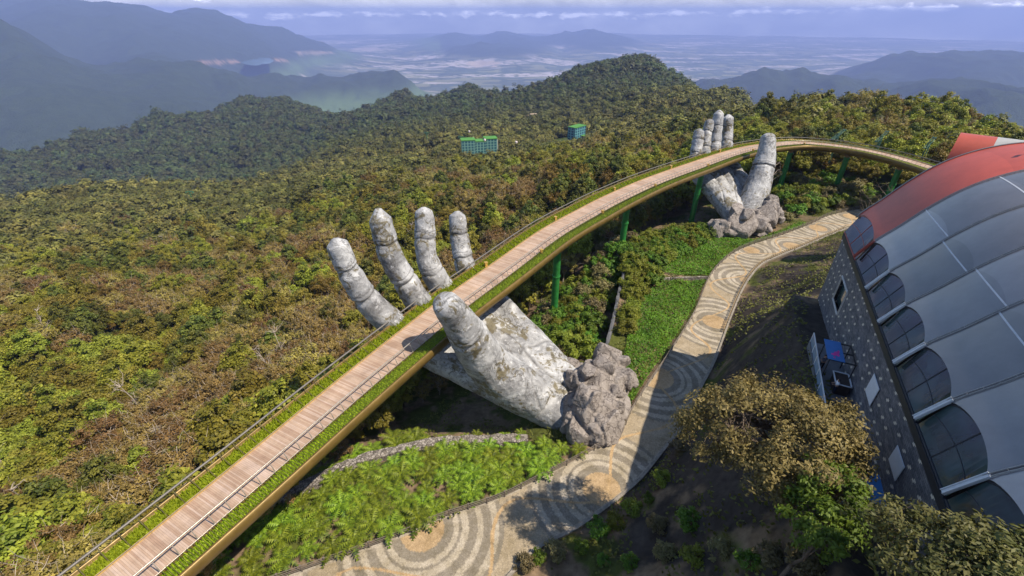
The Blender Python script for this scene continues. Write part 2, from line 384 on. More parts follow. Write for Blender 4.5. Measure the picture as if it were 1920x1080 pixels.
rr = np.concatenate([np.exp(np.arange(math.log(9), math.log(150), .0105)), np.exp(np.linspace(math.log(150), math.log(4500), 200)), np.exp(np.linspace(math.log(4550), math.log(42500), 420))])
aa = np.radians(np.concatenate([np.arange(-180, -66, 6), np.linspace(-62, 62, 500), np.arange(68, 180, 6)]))
RR, AA = np.meshgrid(rr, aa, indexing='ij')
GX, GY = RR * np.sin(AA), RR * np.cos(AA)
GZ = ground_z(GX.ravel(), GY.ravel()).reshape(GX.shape)
# colours of the ground, shade on the hall bank included: woods, fields, bare earth, towns on the plain
slope = np.hypot(*np.gradient(GZ)) / (np.hypot(*np.gradient(GX)) + np.hypot(*np.gradient(GY)) + 1e-6)
wood = np.array([.045, .062, .018]); base = np.tile(wood, GX.shape + (1,)) * (.75 + .5 * fbm(GX / 60, GY / 60, 4, 60))[..., None]
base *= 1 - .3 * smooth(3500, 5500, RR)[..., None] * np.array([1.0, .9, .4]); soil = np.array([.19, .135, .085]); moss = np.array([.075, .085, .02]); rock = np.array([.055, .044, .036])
nz = fbm(GX / 4, GY / 4, 4, 70); nz2 = fbm(GX / 1.7, GY / 1.7, 4, 75)
nearc = soil * (.6 + .7 * nz2)[..., None]; mm = smooth(.5, .6, nz)[..., None]; nearc = nearc * (1 - mm) + moss * mm
hp = np.stack([GX.ravel(), GY.ravel()], 1)
ho = ((hp - W0) @ PRP).reshape(GX.shape); ha = ((hp - W0) @ AX).reshape(GX.shape)
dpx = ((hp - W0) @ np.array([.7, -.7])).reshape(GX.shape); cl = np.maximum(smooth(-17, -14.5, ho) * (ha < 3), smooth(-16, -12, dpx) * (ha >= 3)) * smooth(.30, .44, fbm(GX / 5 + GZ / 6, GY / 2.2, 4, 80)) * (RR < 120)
nearc = nearc * (1 - cl[..., None]) + rock * (.6 + .8 * nz2)[..., None] * cl[..., None]  # dark rock on the hall bank, its tone also carrying the shade there
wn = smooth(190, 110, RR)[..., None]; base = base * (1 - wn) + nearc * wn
far = smooth(3200, 5000, RR) * smooth(PLAIN + 260, PLAIN + 60, GZ)
fld = fbm(GX / 900, GY / 420, 5, 90); pat = vnoise(GX / 420, GY / 260, 91)
field = np.where(pat[..., None] > .62, np.array([.21, .21, .10]), np.where(pat[..., None] > .3, np.array([.075, .10, .045]), np.array([.11, .13, .07])))
field = field * (.6 + .8 * fld)[..., None]
town = smooth(.56, .66, fbm(GX / 1700 + 3, GY / 800, 4, 95))[..., None] * (vnoise(GX / 130, GY / 90, 96) > .4)[..., None]
field = field * (1 - town) + np.array([.52, .46, .42]) * town
base = base * (1 - far[..., None]) + field * far[..., None]
mid = smooth(5000, 6500, RR) * (1 - far) * smooth(-1350, -1250, GZ) * smooth(-900, -1150, GZ) * (np.degrees(AA) > -38) * (np.degrees(AA) < -8)
base = base * (1 - mid[..., None]) + (np.array([.10, .15, .05]) * (.7 + .6 * fld)[..., None]) * mid[..., None]
def patch(u, v, su, sv, colr, r0, r1, seed, rag=.5):
    q = proj(np.stack([GX.ravel(), GY.ravel(), GZ.ravel()], 1))
    d = np.hypot((q[:, 0] - u) / su, (q[:, 1] - v) / sv).reshape(GX.shape) + (fbm(GX / 260, GY / 260, 5, seed) - .5) * rag * 4
    m = (smooth(1.0, .8, d) * (RR > r0) * (RR < r1))[..., None]; base[:] = base * (1 - m) + np.array(colr) * m
for a in [(400, 117, 40, 4, (.28, .185, .13), 8000, 16000, 1), (530, 113, 18, 3, (.32, .21, .14), 8000, 16000, 2), (590, 99, 34, 3, (.28, .22, .17), 8000, 20000, 3), (146, 222, 7, 11, (.42, .26, .17), 1500, 3500, 5, .25),
          (900, 120, 40, 6, (.5, .4, .3), 8000, 20000, 6), (690, 92, 40, 5, (.44, .37, .3), 8000, 26000, 7), (805, 140, 26, 12, (.34, .2, .13), 6000, 12000, 8), (810, 33, 3, 2, (.4, .3, .2), 9000, 12000, 10),
          (940, 150, 30, 10, (.42, .42, .36), 3500, 9000, 14)]: patch(*a)
gm = MB().grid(np.stack([GX, GY, GZ], -1))
# close the ring and the middle
nA = len(aa); i = np.arange(len(rr) - 1) * nA
gm.f.append((np.stack([i + nA - 1, i, i + nA, i + 2 * nA - 1], 1), np.zeros(len(i), int), np.zeros(len(i))))
gm.add(np.array([[0, 0, GZ[0].mean()]]), np.zeros((0, 3), int)); c = gm.n - 1
gm.f.append((np.stack([np.full(nA, c), (np.arange(nA) + 1) % nA, np.arange(nA)], 1), np.zeros(nA, int), np.zeros(nA)))
gm.f = [(g[:, ::-1], m, t) for g, m, t in gm.f]

def material(name, fn, rough=.8, metal=0.0, spec=.3):
    m = bpy.data.materials.new(name); m.use_nodes = True; T = NT(m.node_tree)
    out = fn(T); col, extra = out if isinstance(out, tuple) and len(out) == 2 else (out, {})
    ins = {'Base Color': col, 'Roughness': rough, 'Metallic': metal, 'Specular IOR Level': spec}; ins.update(extra)
    b = T.n('ShaderNodeBsdfPrincipled', ins); T.n('ShaderNodeOutputMaterial', {'Surface': b}); return m
def plain(name, c, rough=.6, metal=0.0, var=.25, scale=3.0, spec=.3):
    def fn(T):
        p = T.n('ShaderNodeTexCoord').outputs['Object']
        n = T.noise(p, scale, 5, .6); lo = tuple(x * (1 - var) for x in c); hi = tuple(min(1, x * (1 + var)) for x in c)
        return T.ramp(n, [(.25, lo), (.75, hi)]), {'Normal': T.bump(T.noise(p, scale * 5, 3), .15, .05)}
    return material(name, fn, rough, metal, spec)
def ground_fn(T):
    p = T.pos(); c = T.attr('col')
    r = T.n('ShaderNodeVectorMath', {0: p}, operation='LENGTH').outputs['Value']
    n = T.noise(p, 1.3, 6, .65); n2 = T.noise(p, .06, 6, .7)
    k = T.math('MULTIPLY', T.math('SUBTRACT', r, 120), .01, clamp=True)
    f = T.mix(k, T.ramp(n, [(.2, g3(.45)), (.8, g3(1.55))]), T.ramp(n2, [(.25, g3(.6)), (.75, g3(1.4))]))
    canopy = T.n('ShaderNodeTexVoronoi', {'Vector': p, 'Scale': .085}).outputs['Distance']
    kk = T.math('MULTIPLY', T.math('SUBTRACT', r, 1200), .001, clamp=True)
    h = T.mix(kk, n, canopy)
    b = T.n('ShaderNodeBump', {'Height': h, 'Strength': T.math('MULTIPLY_ADD', kk, .5, .35), 'Distance': T.math('MULTIPLY_ADD', kk, 8.0, .25)})
    return T.mix(1, c, f, 'MULTIPLY'), {'Normal': b.outputs[0]}
M_ground = material('ground_cover', ground_fn, .95, 0, .1)
gme = gm.mesh('ground', M_ground, True)
ca = gme.color_attributes.new('col', 'FLOAT_COLOR', 'POINT')
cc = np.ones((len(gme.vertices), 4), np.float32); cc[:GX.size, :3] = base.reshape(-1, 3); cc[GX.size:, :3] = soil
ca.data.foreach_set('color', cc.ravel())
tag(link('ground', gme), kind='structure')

# lake and river far below
M_water = material('lake_water', lambda T: (.10, .17, .24), .12, 0, .5)
def far_water(name, px):
    c = np.mean(px, 0); d = ray(*c); t = np.linspace(2500, 40000, 1500); P = d * t[:, None] + np.array([0, 0, H]); z = ground_z(P[:, 0], P[:, 1]); k = np.where(P[:, 2] < z)[0][0]
    v = [at_z(u, vv, z[k] + 16) for u, vv in px]; v = np.array(v); zz = max(float(ground_z(v[:, 0], v[:, 1]).max()), z[k]) + 3; v = np.array([at_z(u, vv, min(zz, z[k] + 40)) for u, vv in px])
    MB().add(v, [tuple(range(len(v)))[::-1]]).obj(name, M_water); tag(bpy.data.objects[name], kind='structure')
far_water('lake', [(452, 118), (462, 113), (470, 110), (480, 111), (490, 108), (505, 109), (514, 114), (506, 119), (494, 120), (482, 123), (466, 122)])
hz = MB().box((0, 0, (-1500 + H + 330) / 2), (86000, 86000, 1500 + H + 330))
mh = bpy.data.materials.new('haze_air'); mh.use_nodes = True; T = NT(mh.node_tree)
T.n('ShaderNodeOutputMaterial', {'Volume': T.n('ShaderNodeVolumePrincipled', {'Color': (.40, .51, 1.0), 'Density': 6.4e-5, 'Anisotropy': 0.0})})
hz = hz.obj('haze', mh); tag(hz, kind='stuff')
# ------------------------------------------------------------------ footpath
def path_colour(P):
    """ring pattern laid in the paving: discs of sand-coloured stone with dark and light rings round them"""
    C = np.array([(-27, 20), (-9.1, 26.7), (9.9, 31.4), (20.9, 49.4), (34.6, 63.2), (46.3, 77.2), (53.2, 90.6), (63.4, 92.6), (75.0, 102.6), (88, 110)])
    R0 = np.array([2.2, 2.2, 2.1, 2.4, 2.0, 1.3, 1.7, 1.9, 2.0, 2.0])
    d = np.sqrt(((P[:, None] - C[None]) ** 2).sum(-1)); k = (d - R0).argmin(1)
    e = d[np.arange(len(P)), k] - R0[k]
    sand = np.array([.41, .295, .175]); dark = np.array([.235, .205, .165]); light = np.array([.41, .36, .29]); grey = np.array([.35, .29, .21])
    out = np.tile(grey, (len(P), 1))
    edges = [(-9, 0, sand), (0, .95, dark), (.95, 1.5, light), (1.5, 1.8, dark), (1.8, 2.5, light), (2.5, 3.4, dark), (3.4, 4.0, light), (4.0, 4.9, dark), (4.9, 5.6, light), (5.6, 6.1, dark)]
    for a, b, c in edges:
        m = (e >= a) & (e < b); out[m] = c
    return out, e
n = len(PL); m = 56
tt = np.linspace(0, 1, m)
G = PL[:, None] * (1 - tt)[None, :, None] + PR[:, None] * tt[None, :, None]
pc, pe = path_colour(G.reshape(-1, 2)); pc = pc.reshape(n, m, 3)
sp = np.concatenate([[0], np.cumsum(np.linalg.norm(np.diff(PC, axis=0), axis=1))])
wave = .5 + .36 * np.sin(sp * 2 * math.pi / 15.5 + .9)
wv = np.abs(tt[None] - wave[:, None]) * 2 * PHW[:, None] < .16 * np.sqrt(1 + (.36 * 2 * PHW * 2 * math.pi / 15.5 * np.cos(sp * 2 * math.pi / 15.5 + .9)) ** 2)[:, None]
pc[wv] = (.44, .31, .175)
edge = (tt[None] < .035) | (tt[None] > .965) | np.zeros((n, 1), bool); pc[edge] = (.34, .30, .25)
Zp = PZ + .004 * np.sin(sp)[:, None] + 0 * tt[None]
pm = MB().grid(np.concatenate([G, Zp[..., None]], -1)[:, ::-1], st=np.stack([np.repeat(sp[:, None], m, 1), np.repeat((tt * 6)[None], n, 0), Zp * 0], -1)[:, ::-1])
def path_fn(T):
    p = T.attr('st', 'Vector'); c = T.attr('col')
    br = T.n('ShaderNodeTexVoronoi', {'Vector': T.pos(), 'Scale': 4.6}, feature='DISTANCE_TO_EDGE').outputs['Distance']
    cell = T.n('ShaderNodeTexVoronoi', {'Vector': T.pos(), 'Scale': 4.6}).outputs['Color']
    j = T.math('MULTIPLY', br, 14, clamp=True)
    tone = T.mix(.2, g3(1), T.ramp(T.n('ShaderNodeSeparateColor', {0: cell}).outputs[0], [(0, g3(.5)), (1, g3(1.5))]), 'MULTIPLY')
    dirt = T.ramp(T.noise(T.pos(), .5, 6, .7), [(.3, (.62, .58, .46)), (.62, (1.06, 1.04, 1.0))])
    c = T.mix(1, T.mix(1, c, tone, 'MULTIPLY'), dirt, 'MULTIPLY')
    c = T.mix(j, T.mix(1, c, g3(.62), 'MULTIPLY'), c)
    return c, {'Normal': T.bump(j, .4, .02)}
pme = pm.mesh('footpath', material('path_paving', path_fn, .85, 0, .25))
ca = pme.color_attributes.new('col', 'FLOAT_COLOR', 'POINT'); cc = np.ones((n * m, 4), np.float32); cc[:, :3] = pc[:, ::-1].reshape(-1, 3)
ca.data.foreach_set('color', cc.ravel()); tag(link('footpath', pme), kind='structure')

# ------------------------------------------------------------------ common materials
def gold_fn(T):
    p = T.n('ShaderNodeTexCoord').outputs['Object']
    return T.ramp(T.noise(p, .8, 5, .6), [(.25, (.125, .080, .022)), (.75, (.215, .14, .038))]), {'Roughness': T.math('MULTIPLY_ADD', T.noise(p, 2.5, 4), .35, .25)}
M_gold = material('gold_steel', gold_fn, .4, .35, .4)
M_rail = plain('handrail_steel', (.42, .37, .31), .38, .6, .2)
M_raild = plain('dark_handrail', (.16, .145, .13), .5, .3, .2)
M_pier = plain('green_paint', (.025, .17, .035), .4, 0, .35, 1.5, .5)
M_bracket = plain('bracket_bronze', (.26, .16, .06), .5, .4, .3, 2)
M_dark = plain('dark_steel', (.035, .037, .042), .5, .3)
M_white = plain('white_paint', (.62, .64, .66), .45, 0, .08)
def deck_fn(T):
    st = T.attr('st', 'Vector'); s3 = T.n('ShaderNodeSeparateXYZ', {0: st}).outputs
    pl = T.math('MULTIPLY', s3[0], 7.2); fr = T.math('FRACT', pl); idx = T.math('FLOOR', pl)
    wn = T.n('ShaderNodeTexWhiteNoise', {'W': idx}, noise_dimensions='1D').outputs['Value']
    board = T.n('ShaderNodeTexWhiteNoise', {'Vector': T.n('ShaderNodeCombineXYZ', {0: T.math('FLOOR', T.math('MULTIPLY', s3[0], .8)), 1: T.math('FLOOR', T.math('MULTIPLY', s3[1], .9)), 2: 0}).outputs[0]}, noise_dimensions='3D').outputs['Value']
    gap = T.math('MULTIPLY', T.math('MINIMUM', fr, T.math('SUBTRACT', 1, fr)), 12, clamp=True)
    c = T.ramp(T.math('ADD', T.math('MULTIPLY', wn, .8), T.math('MULTIPLY', board, .2)), [(.1, (.35, .235, .165)), (.5, (.43, .312, .225)), (.9, (.48, .365, .29))])
    stn = T.ramp(T.noise(st, .35, 6, .7, .6), [(.3, (.72, .69, .68)), (.65, (1.08, 1.06, 1.05))])
    grain = T.ramp(T.noise(T.n('ShaderNodeVectorMath', {0: st, 1: (22, 1.2, 1)}, operation='MULTIPLY').outputs[0], 1.0, 4), [(.3, g3(.86)), (.7, g3(1.08))])
    c = T.mix(1, T.mix(1, c, stn, 'MULTIPLY'), grain, 'MULTIPLY')
    return T.mix(gap, T.mix(1, c, g3(.55), 'MULTIPLY'), c), {'Normal': T.bump(gap, .4, .02)}
M_deck = material('deck_boards', deck_fn, .7, 0, .3)
def leaf_mat(name, lo, hi, trans=.25, hue=.04, big=None):
    m = bpy.data.materials.new(name); m.use_nodes = True; T = NT(m.node_tree)
    t = T.attr('tint', 'Fac'); c = T.mix(t, lo, hi)
    rnd = T.n('ShaderNodeObjectInfo').outputs['Random']
    if big:
        n = T.noise(T.pos(), .018, 5, .65); n = T.math('MULTIPLY_ADD', rnd, .42, T.math('MULTIPLY', n, .8))
        c = T.mix(T.math('MULTIPLY', T.math('SUBTRACT', n, .5), 3.2, clamp=True), c, T.mix(t, *big))
    if big: c = T.mix(T.math('MULTIPLY', T.math('SUBTRACT', T.n('ShaderNodeVectorMath', {0: T.pos()}, operation='LENGTH').outputs['Value'], 780), .0022, clamp=True), c, T.mix(t, (.034, .050, .014), (.130, .142, .040)))
    hs = T.n('ShaderNodeHueSaturation', {'Hue': T.math('MULTIPLY_ADD', rnd, hue * 2, .5 - hue), 'Saturation': 1.0, 'Value': T.math('MULTIPLY_ADD', rnd, .6, .7), 'Color': c}).outputs[0]
    d = T.n('ShaderNodeBsdfPrincipled', {'Base Color': hs, 'Roughness': .55, 'Specular IOR Level': .25})
    tr = T.n('ShaderNodeBsdfTranslucent', {'Color': T.mix(1, hs, (1.3, 1.25, .7), 'MULTIPLY')})
    T.n('ShaderNodeOutputMaterial', {'Surface': T.n('ShaderNodeMixShader', {0: trans, 1: d, 2: tr})}); return m
def leaf_quads(C, Nn, size, rng, aspect=.5):
    n = len(C); r = rng.normal(size=(n, 3)); u = np.cross(Nn, r); u /= np.linalg.norm(u, axis=1)[:, None] + 1e-9
    v = np.cross(Nn, u); v /= np.linalg.norm(v, axis=1)[:, None] + 1e-9
    s = np.asarray(size).reshape(-1, 1) if np.ndim(size) else np.full((n, 1), size)
    P = np.stack([C - u * s, C + v * s * aspect - u * s * .1, C + u * s, C - v * s * aspect - u * s * .1], 1)
    return P.reshape(-1, 3), np.arange(n * 4).reshape(-1, 4)
M_grass = leaf_mat('planter_grass', (.17, .23, .010), (.40, .46, .03), .3, .015)
M_slat = plain('dark_bronze_bars', (.10, .085, .03), .6, .2, .3)

# ------------------------------------------------------------------ the footbridge
bridge = thing('footbridge', 'long curved golden footbridge with timber deck and planted edges resting on stone hands', 'footbridge')
S0, S1 = float(np.interp(0, np.arange(2), [0, 0])), float(bs[-1])
SS = np.arange(0, S1, .5); W = np.interp(SS, bs, bw); Q = np.interp(SS, bs, pw)
g = np.stack([bpt(SS, W * k, 0.0) for k in np.linspace(0, 1, 7)], 1)
st = np.stack([np.repeat(SS[:, None], 7, 1), W[:, None] * np.linspace(0, 1, 7)[None], 0 * g[..., 0]], -1)
MB().grid(g[:, ::-1], st=st[:, ::-1]).obj('deck', M_deck, bridge)
prof = lambda W, Q: [(-Q - .02, .34), (-Q - .16, .30), (-Q - .2, .1), (-Q * .78, -.55), (-Q * .3, -1.0), (W * .2, -1.45), (W * .8, -1.45), (W + Q * .35, -1.35), (W + Q * .8, -1.1), (W + Q + .16, -.75), (W + Q + .26, -.2), (W + Q + .2, .30), (W + Q + .02, .34),
                     (W + Q - .06, .28), (W + Q - .08, -.05), (W * .5, -.06), (-Q + .08, -.05), (-Q + .06, .28)]
pr_ = [prof(a, b) for a, b in zip(W, Q)]; npf = len(pr_[0])
G3 = np.stack([np.stack([bpt(SS[i:i + 1], o, z)[0] for o, z in pr_[i]]) for i in range(len(SS))])
G3 = np.concatenate([G3, G3[:, :1]], 1)
MB().grid(G3).obj('girder', M_gold, bridge, True)
def edge_line(side, off, z):
    return bpt(SS, (-off if side < 0 else W + off), z)
rg = np.random.default_rng(3)
for side in (-1, 1):
    # planter soil strip and kerb, grass, railing
    kerb = MB()
    for o0, o1, z0 in ((.0, .12, .14),):
        a = np.stack([edge_line(side, o0, .004), edge_line(side, o0, z0), edge_line(side, o1, z0), edge_line(side, o1, .004)], 1); kerb.grid(a if side > 0 else a[:, ::-1])
    planter = kerb.obj('planter', plain('ochre_kerb', (.50, .33, .12), .6) if side < 0 else M_gold, bridge)
    n = 30000; s = rg.random(n) * (S1 - 1); q = np.interp(s, bs, pw); ww = np.interp(s, bs, bw)
    o = .14 + rg.random(n) * (q - .24); base_ = bpt(s, -o if side < 0 else ww + o, .02)
    hgt = .16 + .26 * rg.random(n); ang = rg.random(n) * 6.28; wd = .05 + .05 * rg.random(n)
    dx = np.stack([np.cos(ang), np.sin(ang), 0 * ang], 1); tip = base_ + dx[:, [1, 0, 2]] * (.12 * rg.normal(size=(n, 1))) + np.array([0, 0, 1]) * hgt[:, None]
    V = np.stack([base_ - dx * wd[:, None], base_ + dx * wd[:, None], tip], 1).reshape(-1, 3)
    gb = MB().add(V, np.arange(n * 3).reshape(-1, 3), 0, rg.random(n))
    soilg = np.stack([edge_line(side, .13, .03), edge_line(side, 1.0, .05), edge_line(side, 0, .04) * 0 + bpt(SS, (-Q + .07) if side < 0 else (W + Q - .07), .04)], 1)
    gb.grid(soilg if side < 0 else soilg[:, ::-1], 0, .25)
    tag(gb.obj('planting', M_grass, planter), kind='stuff')
    rl = MB(); lean = -.42
    top = bpt(SS, (-.05 - lean * -1 * 0 + (-lean) * 0 + .0 - lean * 0) if False else ((-(Q + .14) if side < 0 else W - .45)), .8 if side < 0 else 1.1)
    rl.tube(top, .10 if side < 0 else .06, 8); rl.tube(bpt(SS, 0.02 if side < 0 else W - .02, .2), .03, 6)
    rail = rl.obj('railing', M_rail if side > 0 else M_raild, bridge, True)
    ps = np.arange(kmid % 1, S1 - .6, 1.25); pm_ = [('post', p) for p in ps]
    pxy = proj(bpt(ps, 0 * ps, .5)); order = np.argsort(np.where((pxy[:, 0] > -60) & (pxy[:, 0] < 1960) & (pxy[:, 1] < 1130) & (pxy[:, 2] > 0), pxy[:, 2], 1e6))
    keep = set(order[:46].tolist()); rest = MB()
    for k, p in enumerate(ps):
        wk = float(np.interp(p, bs, bw)); b0 = bpt(np.array([p]), .0 if side < 0 else wk, .0)[0]; t0 = bpt(np.array([p]), -float(np.interp(p, bs, pw)) - .14 if side < 0 else wk - .45, .8 if side < 0 else 1.1)[0]
        mid_ = (b0 * .45 + t0 * .55) + (bpt(np.array([p]), -.1 if side < 0 else wk + .08, 0)[0] - bpt(np.array([p]), 0 if side < 0 else wk, 0)[0])
        b = MB() if k in keep else rest
        b.tube([b0, mid_, t0], [.05, .04, .035], 5)
        if k in keep: b.obj('post', M_rail if side > 0 else M_slat, rail)
    tag(rest.obj('posts', M_rail if side > 0 else M_slat, rail), kind='stuff')
    # thin bars laid across the planter from the inner kerb to the outer rim
    gr = MB()
    for p in np.arange(.3, S1 - .6, .23):
        if side < 0: break
        wk, qk = float(np.interp(p, bs, bw)), float(np.interp(p, bs, pw))
        f = (lambda o: -o) if side < 0 else (lambda o: wk + o)
        if side < 0 and int(p / .24) % 5: continue
        pts = [bpt(np.array([p]), f(o), z)[0] for o, z in ((.02, .2), (qk * .5, .52), (qk + .08, .36))]
        gr.tube(pts, .022, 4, cap=False)
    if side > 0: gr.obj('planter_grille', M_slat, planter)
    for p in (kmid * .5 + np.array([18., 39, 60, 83, 106, 128]) + (0 if side < 0 else 8)):
        wk = float(np.interp(p, bs, bw)); q = bpt(np.array([p]), -.35 if side < 0 else wk + .35, .45)[0]
        lm = MB().box(q, (.34, .34, .5), .6).box(q + np.array([0, 0, .3]), (.5, .5, .1), .6).box(q - np.array([0, 0, .3]), (.46, .46, .12), .6)
        lm.obj('lamp', plain('lamp_brass', (.62, .40, .10), .35, .5), bridge)
# piers
def pier(x, y, ztop, r=.68):
    zb = gz(x, y) - .6
    b = MB(); b.tube([(x, y, zb), (x, y, ztop - 1.9)], r, 20); 
    for zz in (ztop - 2.2, (zb + ztop) / 2 + .5, zb + 1.2): b.tube([(x, y, zz - .12), (x, y, zz + .12)], r * 1.16, 20)
    pr = b.obj('pier', M_pier, bridge, False)
    j = int(np.argmin(np.hypot(LE[:, 0] - x, LE[:, 1] - y))); t = np.append(bt[j], 0); nn = np.append(bn[j], 0)
    br = MB(); c = np.array([x, y, ztop - 1.9]); br.tube([c - np.array([0, 0, .1]), c + np.array([0, 0, .5])], [r * .9, r * .75], 14)
    for a, b_ in ((1, .7), (1, -.7), (-1, .7), (-1, -.7)):
        br.tube([c + np.array([0, 0, .3]), c + t * a * 2.6 + nn * b_ * 1.1 + np.array([0, 0, 1.25])], [.3, .16], 8)
    br.obj('bracket', M_bracket, pr)
for px_, py_ in ((11.5, 70), (29.8, 87), (48, 113), (81, 133), (94, 127.5), (100.5, 116)):
    j = int(np.argmin(np.hypot(LE[:, 0] + bn[:, 0] * 2 - px_, LE[:, 1] + bn[:, 1] * 2 - py_))); c = bpt(bs[j:j + 1], bw[j] * .5)[0]; pier(c[0], c[1], -1.15 + .55)

# ------------------------------------------------------------------ stone hands
def stone_fn(T):
    p = T.n('ShaderNodeTexCoord').outputs['Object']
    n1 = T.noise(p, .30, 8, .66, .9); n2 = T.noise(p, 1.5, 7, .7, .6); n3 = T.noise(p, .26, 6, .62, .8)
    c = T.ramp(n1, [(.30, (.11, .108, .11)), (.43, (.24, .237, .237)), (.55, (.37, .367, .365)), (.70, (.54, .537, .53))])
    c = T.mix(T.math('MULTIPLY', T.math('SUBTRACT', n2, .56), 7, clamp=True), c, (.64, .635, .63))
    c = T.mix(T.math('MULTIPLY', T.math('SUBTRACT', .44, n2), 6, clamp=True), c, (.16, .157, .155))
    moss = T.math('MULTIPLY', T.math('SUBTRACT', T.math('ADD', T.math('MULTIPLY', n3, .55), T.math('MULTIPLY', T.noise(p, .8, 7, .66, 1.5), .45)), .53), 26, clamp=True)
    c = T.mix(T.math('MULTIPLY', moss, .88), c, T.ramp(n2, [(.3, (.085, .068, .034)), (.7, (.19, .155, .075))]))
    ln = T.noise(p, .55, 8, .62, 1.4); cr = T.math('SUBTRACT', 1.0, T.math('MULTIPLY', T.math('ABSOLUTE', T.math('SUBTRACT', ln, .5)), 55), clamp=True)
    cr = T.math('MULTIPLY', cr, T.math('MULTIPLY', T.math('SUBTRACT', T.noise(p, .2, 3), .42), 8, clamp=True))
    ck = T.math('MAXIMUM', T.math('MULTIPLY', cr, .8), T.math('MULTIPLY', T.attr('crease', 'Fac'), T.math('MULTIPLY_ADD', T.noise(p, .6, 4), 2.6, -.75), clamp=True))
    c = T.mix(ck, c, (.045, .04, .035))
    h = T.math('SUBTRACT', T.math('ADD', T.math('MULTIPLY', n2, .6), T.math('MULTIPLY', T.noise(p, 5, 6, .7), .3)), T.math('MULTIPLY', ck, .35))
    return c, {'Normal': T.bump(h, .75, .2), 'Roughness': T.math('MULTIPLY_ADD', n2, .35, .38)}
M_stone = material('weathered_stone', stone_fn, .6, 0, .35)
def finger(mb, pts, rad, joints=(), tipk=.55):
    """tapered tube with swollen knuckles, a crease at every joint and a rounded tip"""
    P = spline(np.column_stack([np.array(pts), np.array(rad)]), .16)
    d = np.concatenate([[0], np.cumsum(np.linalg.norm(np.diff(P[:, :3], axis=0), axis=1))]); r = P[:, 3].copy()
    for jf in joints:
        q = jf * d[-1]; r = r * (1 + .035 * np.exp(-((d - q - .6) / .6) ** 2) + .035 * np.exp(-((d - q + .6) / .6) ** 2) - .17 * np.exp(-((d - q) / .15) ** 2))
    e = d[-1] - d; R = r[-1] * .9; cap = np.clip(1 - np.clip((R - e) / R, 0, 1) ** 2.5, 0.04, 1) ** .4; r = r * np.where(e < R, cap, 1)
    mb.tube(P[:, :3], r, 22)
def ball(mb, c, r, sc=(1, 1, 1)):
    th = np.linspace(0.08, math.pi - .08, 14)
    pts = np.array(c) + np.stack([0 * th, 0 * th, -np.cos(th) * r * sc[2]], 1)
    mb.tube(pts, np.sin(th) * r * sc[0], 20)
def stone_hand(label, chains, caps, joints, palm_lines):
    mb = MB()
    for ch, jo in zip(chains, joints): finger(mb, [c[:3] for c in ch], [c[3] for c in ch], jo)
    for a in caps: mb.tube(spline(np.array(a)[:, :4], .6)[:, :3], spline(np.array(a)[:, :4], .6)[:, 3], 18)
    for a in caps:
        for c in (a[0], a[-1]): ball(mb, c[:3], c[3])
    tmp = bpy.data.objects.new('stone_hand', mb.mesh('stone_hand', M_stone, True)); COL.objects.link(tmp)
    rm = tmp.modifiers.new('r', 'REMESH'); rm.mode = 'VOXEL'; rm.voxel_size = .13; rm.use_smooth_shade = True
    s = tmp.modifiers.new('s', 'SMOOTH'); s.factor = .5; s.iterations = 5
    for nm, sz, st_ in (('z', 7.0, .6), ('a', 1.7, .12), ('b', .55, .10)):
        tx = bpy.data.textures.new('stone_' + nm, 'CLOUDS'); tx.noise_scale = sz; tx.noise_depth = 4
        dm = tmp.modifiers.new(nm, 'DISPLACE'); dm.texture = tx; dm.strength = st_; dm.mid_level = .5; dm.texture_coords = 'LOCAL'
    dg = bpy.context.evaluated_depsgraph_get(); me = bpy.data.meshes.new_from_object(tmp.evaluated_get(dg)); 
    old = tmp.data; tmp.modifiers.clear(); tmp.data = me; me.name = 'stone_hand'
    if not me.materials: me.materials.append(M_stone)
    me.polygons.foreach_set('use_smooth', np.ones(len(me.polygons), bool))
    bpy.data.meshes.remove(old)
    V = np.empty(len(me.vertices) * 3); me.vertices.foreach_get('co', V); V = V.reshape(-1, 3); Nv = np.empty(V.size); me.vertices.foreach_get('normal', Nv); Nv = Nv.reshape(-1, 3); cr = np.zeros(len(V))
    for ch, jo in zip(chains, joints):
        P = spline(np.array(ch, float), .1); d = np.concatenate([[0], np.cumsum(np.linalg.norm(np.diff(P[:, :3], axis=0), axis=1))])
        for k, jf in enumerate(list(jo) + [jf + .035 for jf in jo]):
            i = min(len(P) - 2, int(np.searchsorted(d, jf * d[-1]))); t = P[i + 1, :3] - P[i - 1, :3]; t /= np.linalg.norm(t); q = V - P[i, :3]; al = q @ t + .10 * np.sin(3 * q[:, 0]) ; ra = np.linalg.norm(q - np.outer(q @ t, t), axis=1)
            cr = np.maximum(cr, np.exp(-(al / (.13 if k < len(jo) else .08)) ** 2) * (ra < P[i, 3] * 1.5) * (1 if k < len(jo) else .6))
    for ln in palm_lines:
        L3 = spline(np.array(ln, float), .2); dd = np.full(len(V), 9.0)
        for q in L3: dd = np.minimum(dd, np.hypot(V[:, 0] - q[0], V[:, 1] - q[1]) + np.maximum(0, np.abs(V[:, 2] - q[2]) - 2.2))
        cr = np.maximum(cr, np.exp(-(dd / .17) ** 2) * (Nv[:, 2] > .1))
    V -= Nv * (cr * .09)[:, None]; me.vertices.foreach_set('co', V.ravel()); me.attributes.new('crease', 'FLOAT', 'POINT').data.foreach_set('value', cr.astype(np.float32)); me.update()
    return tag(tmp, label, 'sculpture', 'giant stone hands holding up the bridge')
W1 = [(6.4, 42.8, -13.6, 2.5), (7.2, 43.9, -13.2, 2.5), (8.0, 45.0, -12.9, 2.5), (8.6, 46.2, -12.4, 2.4)]
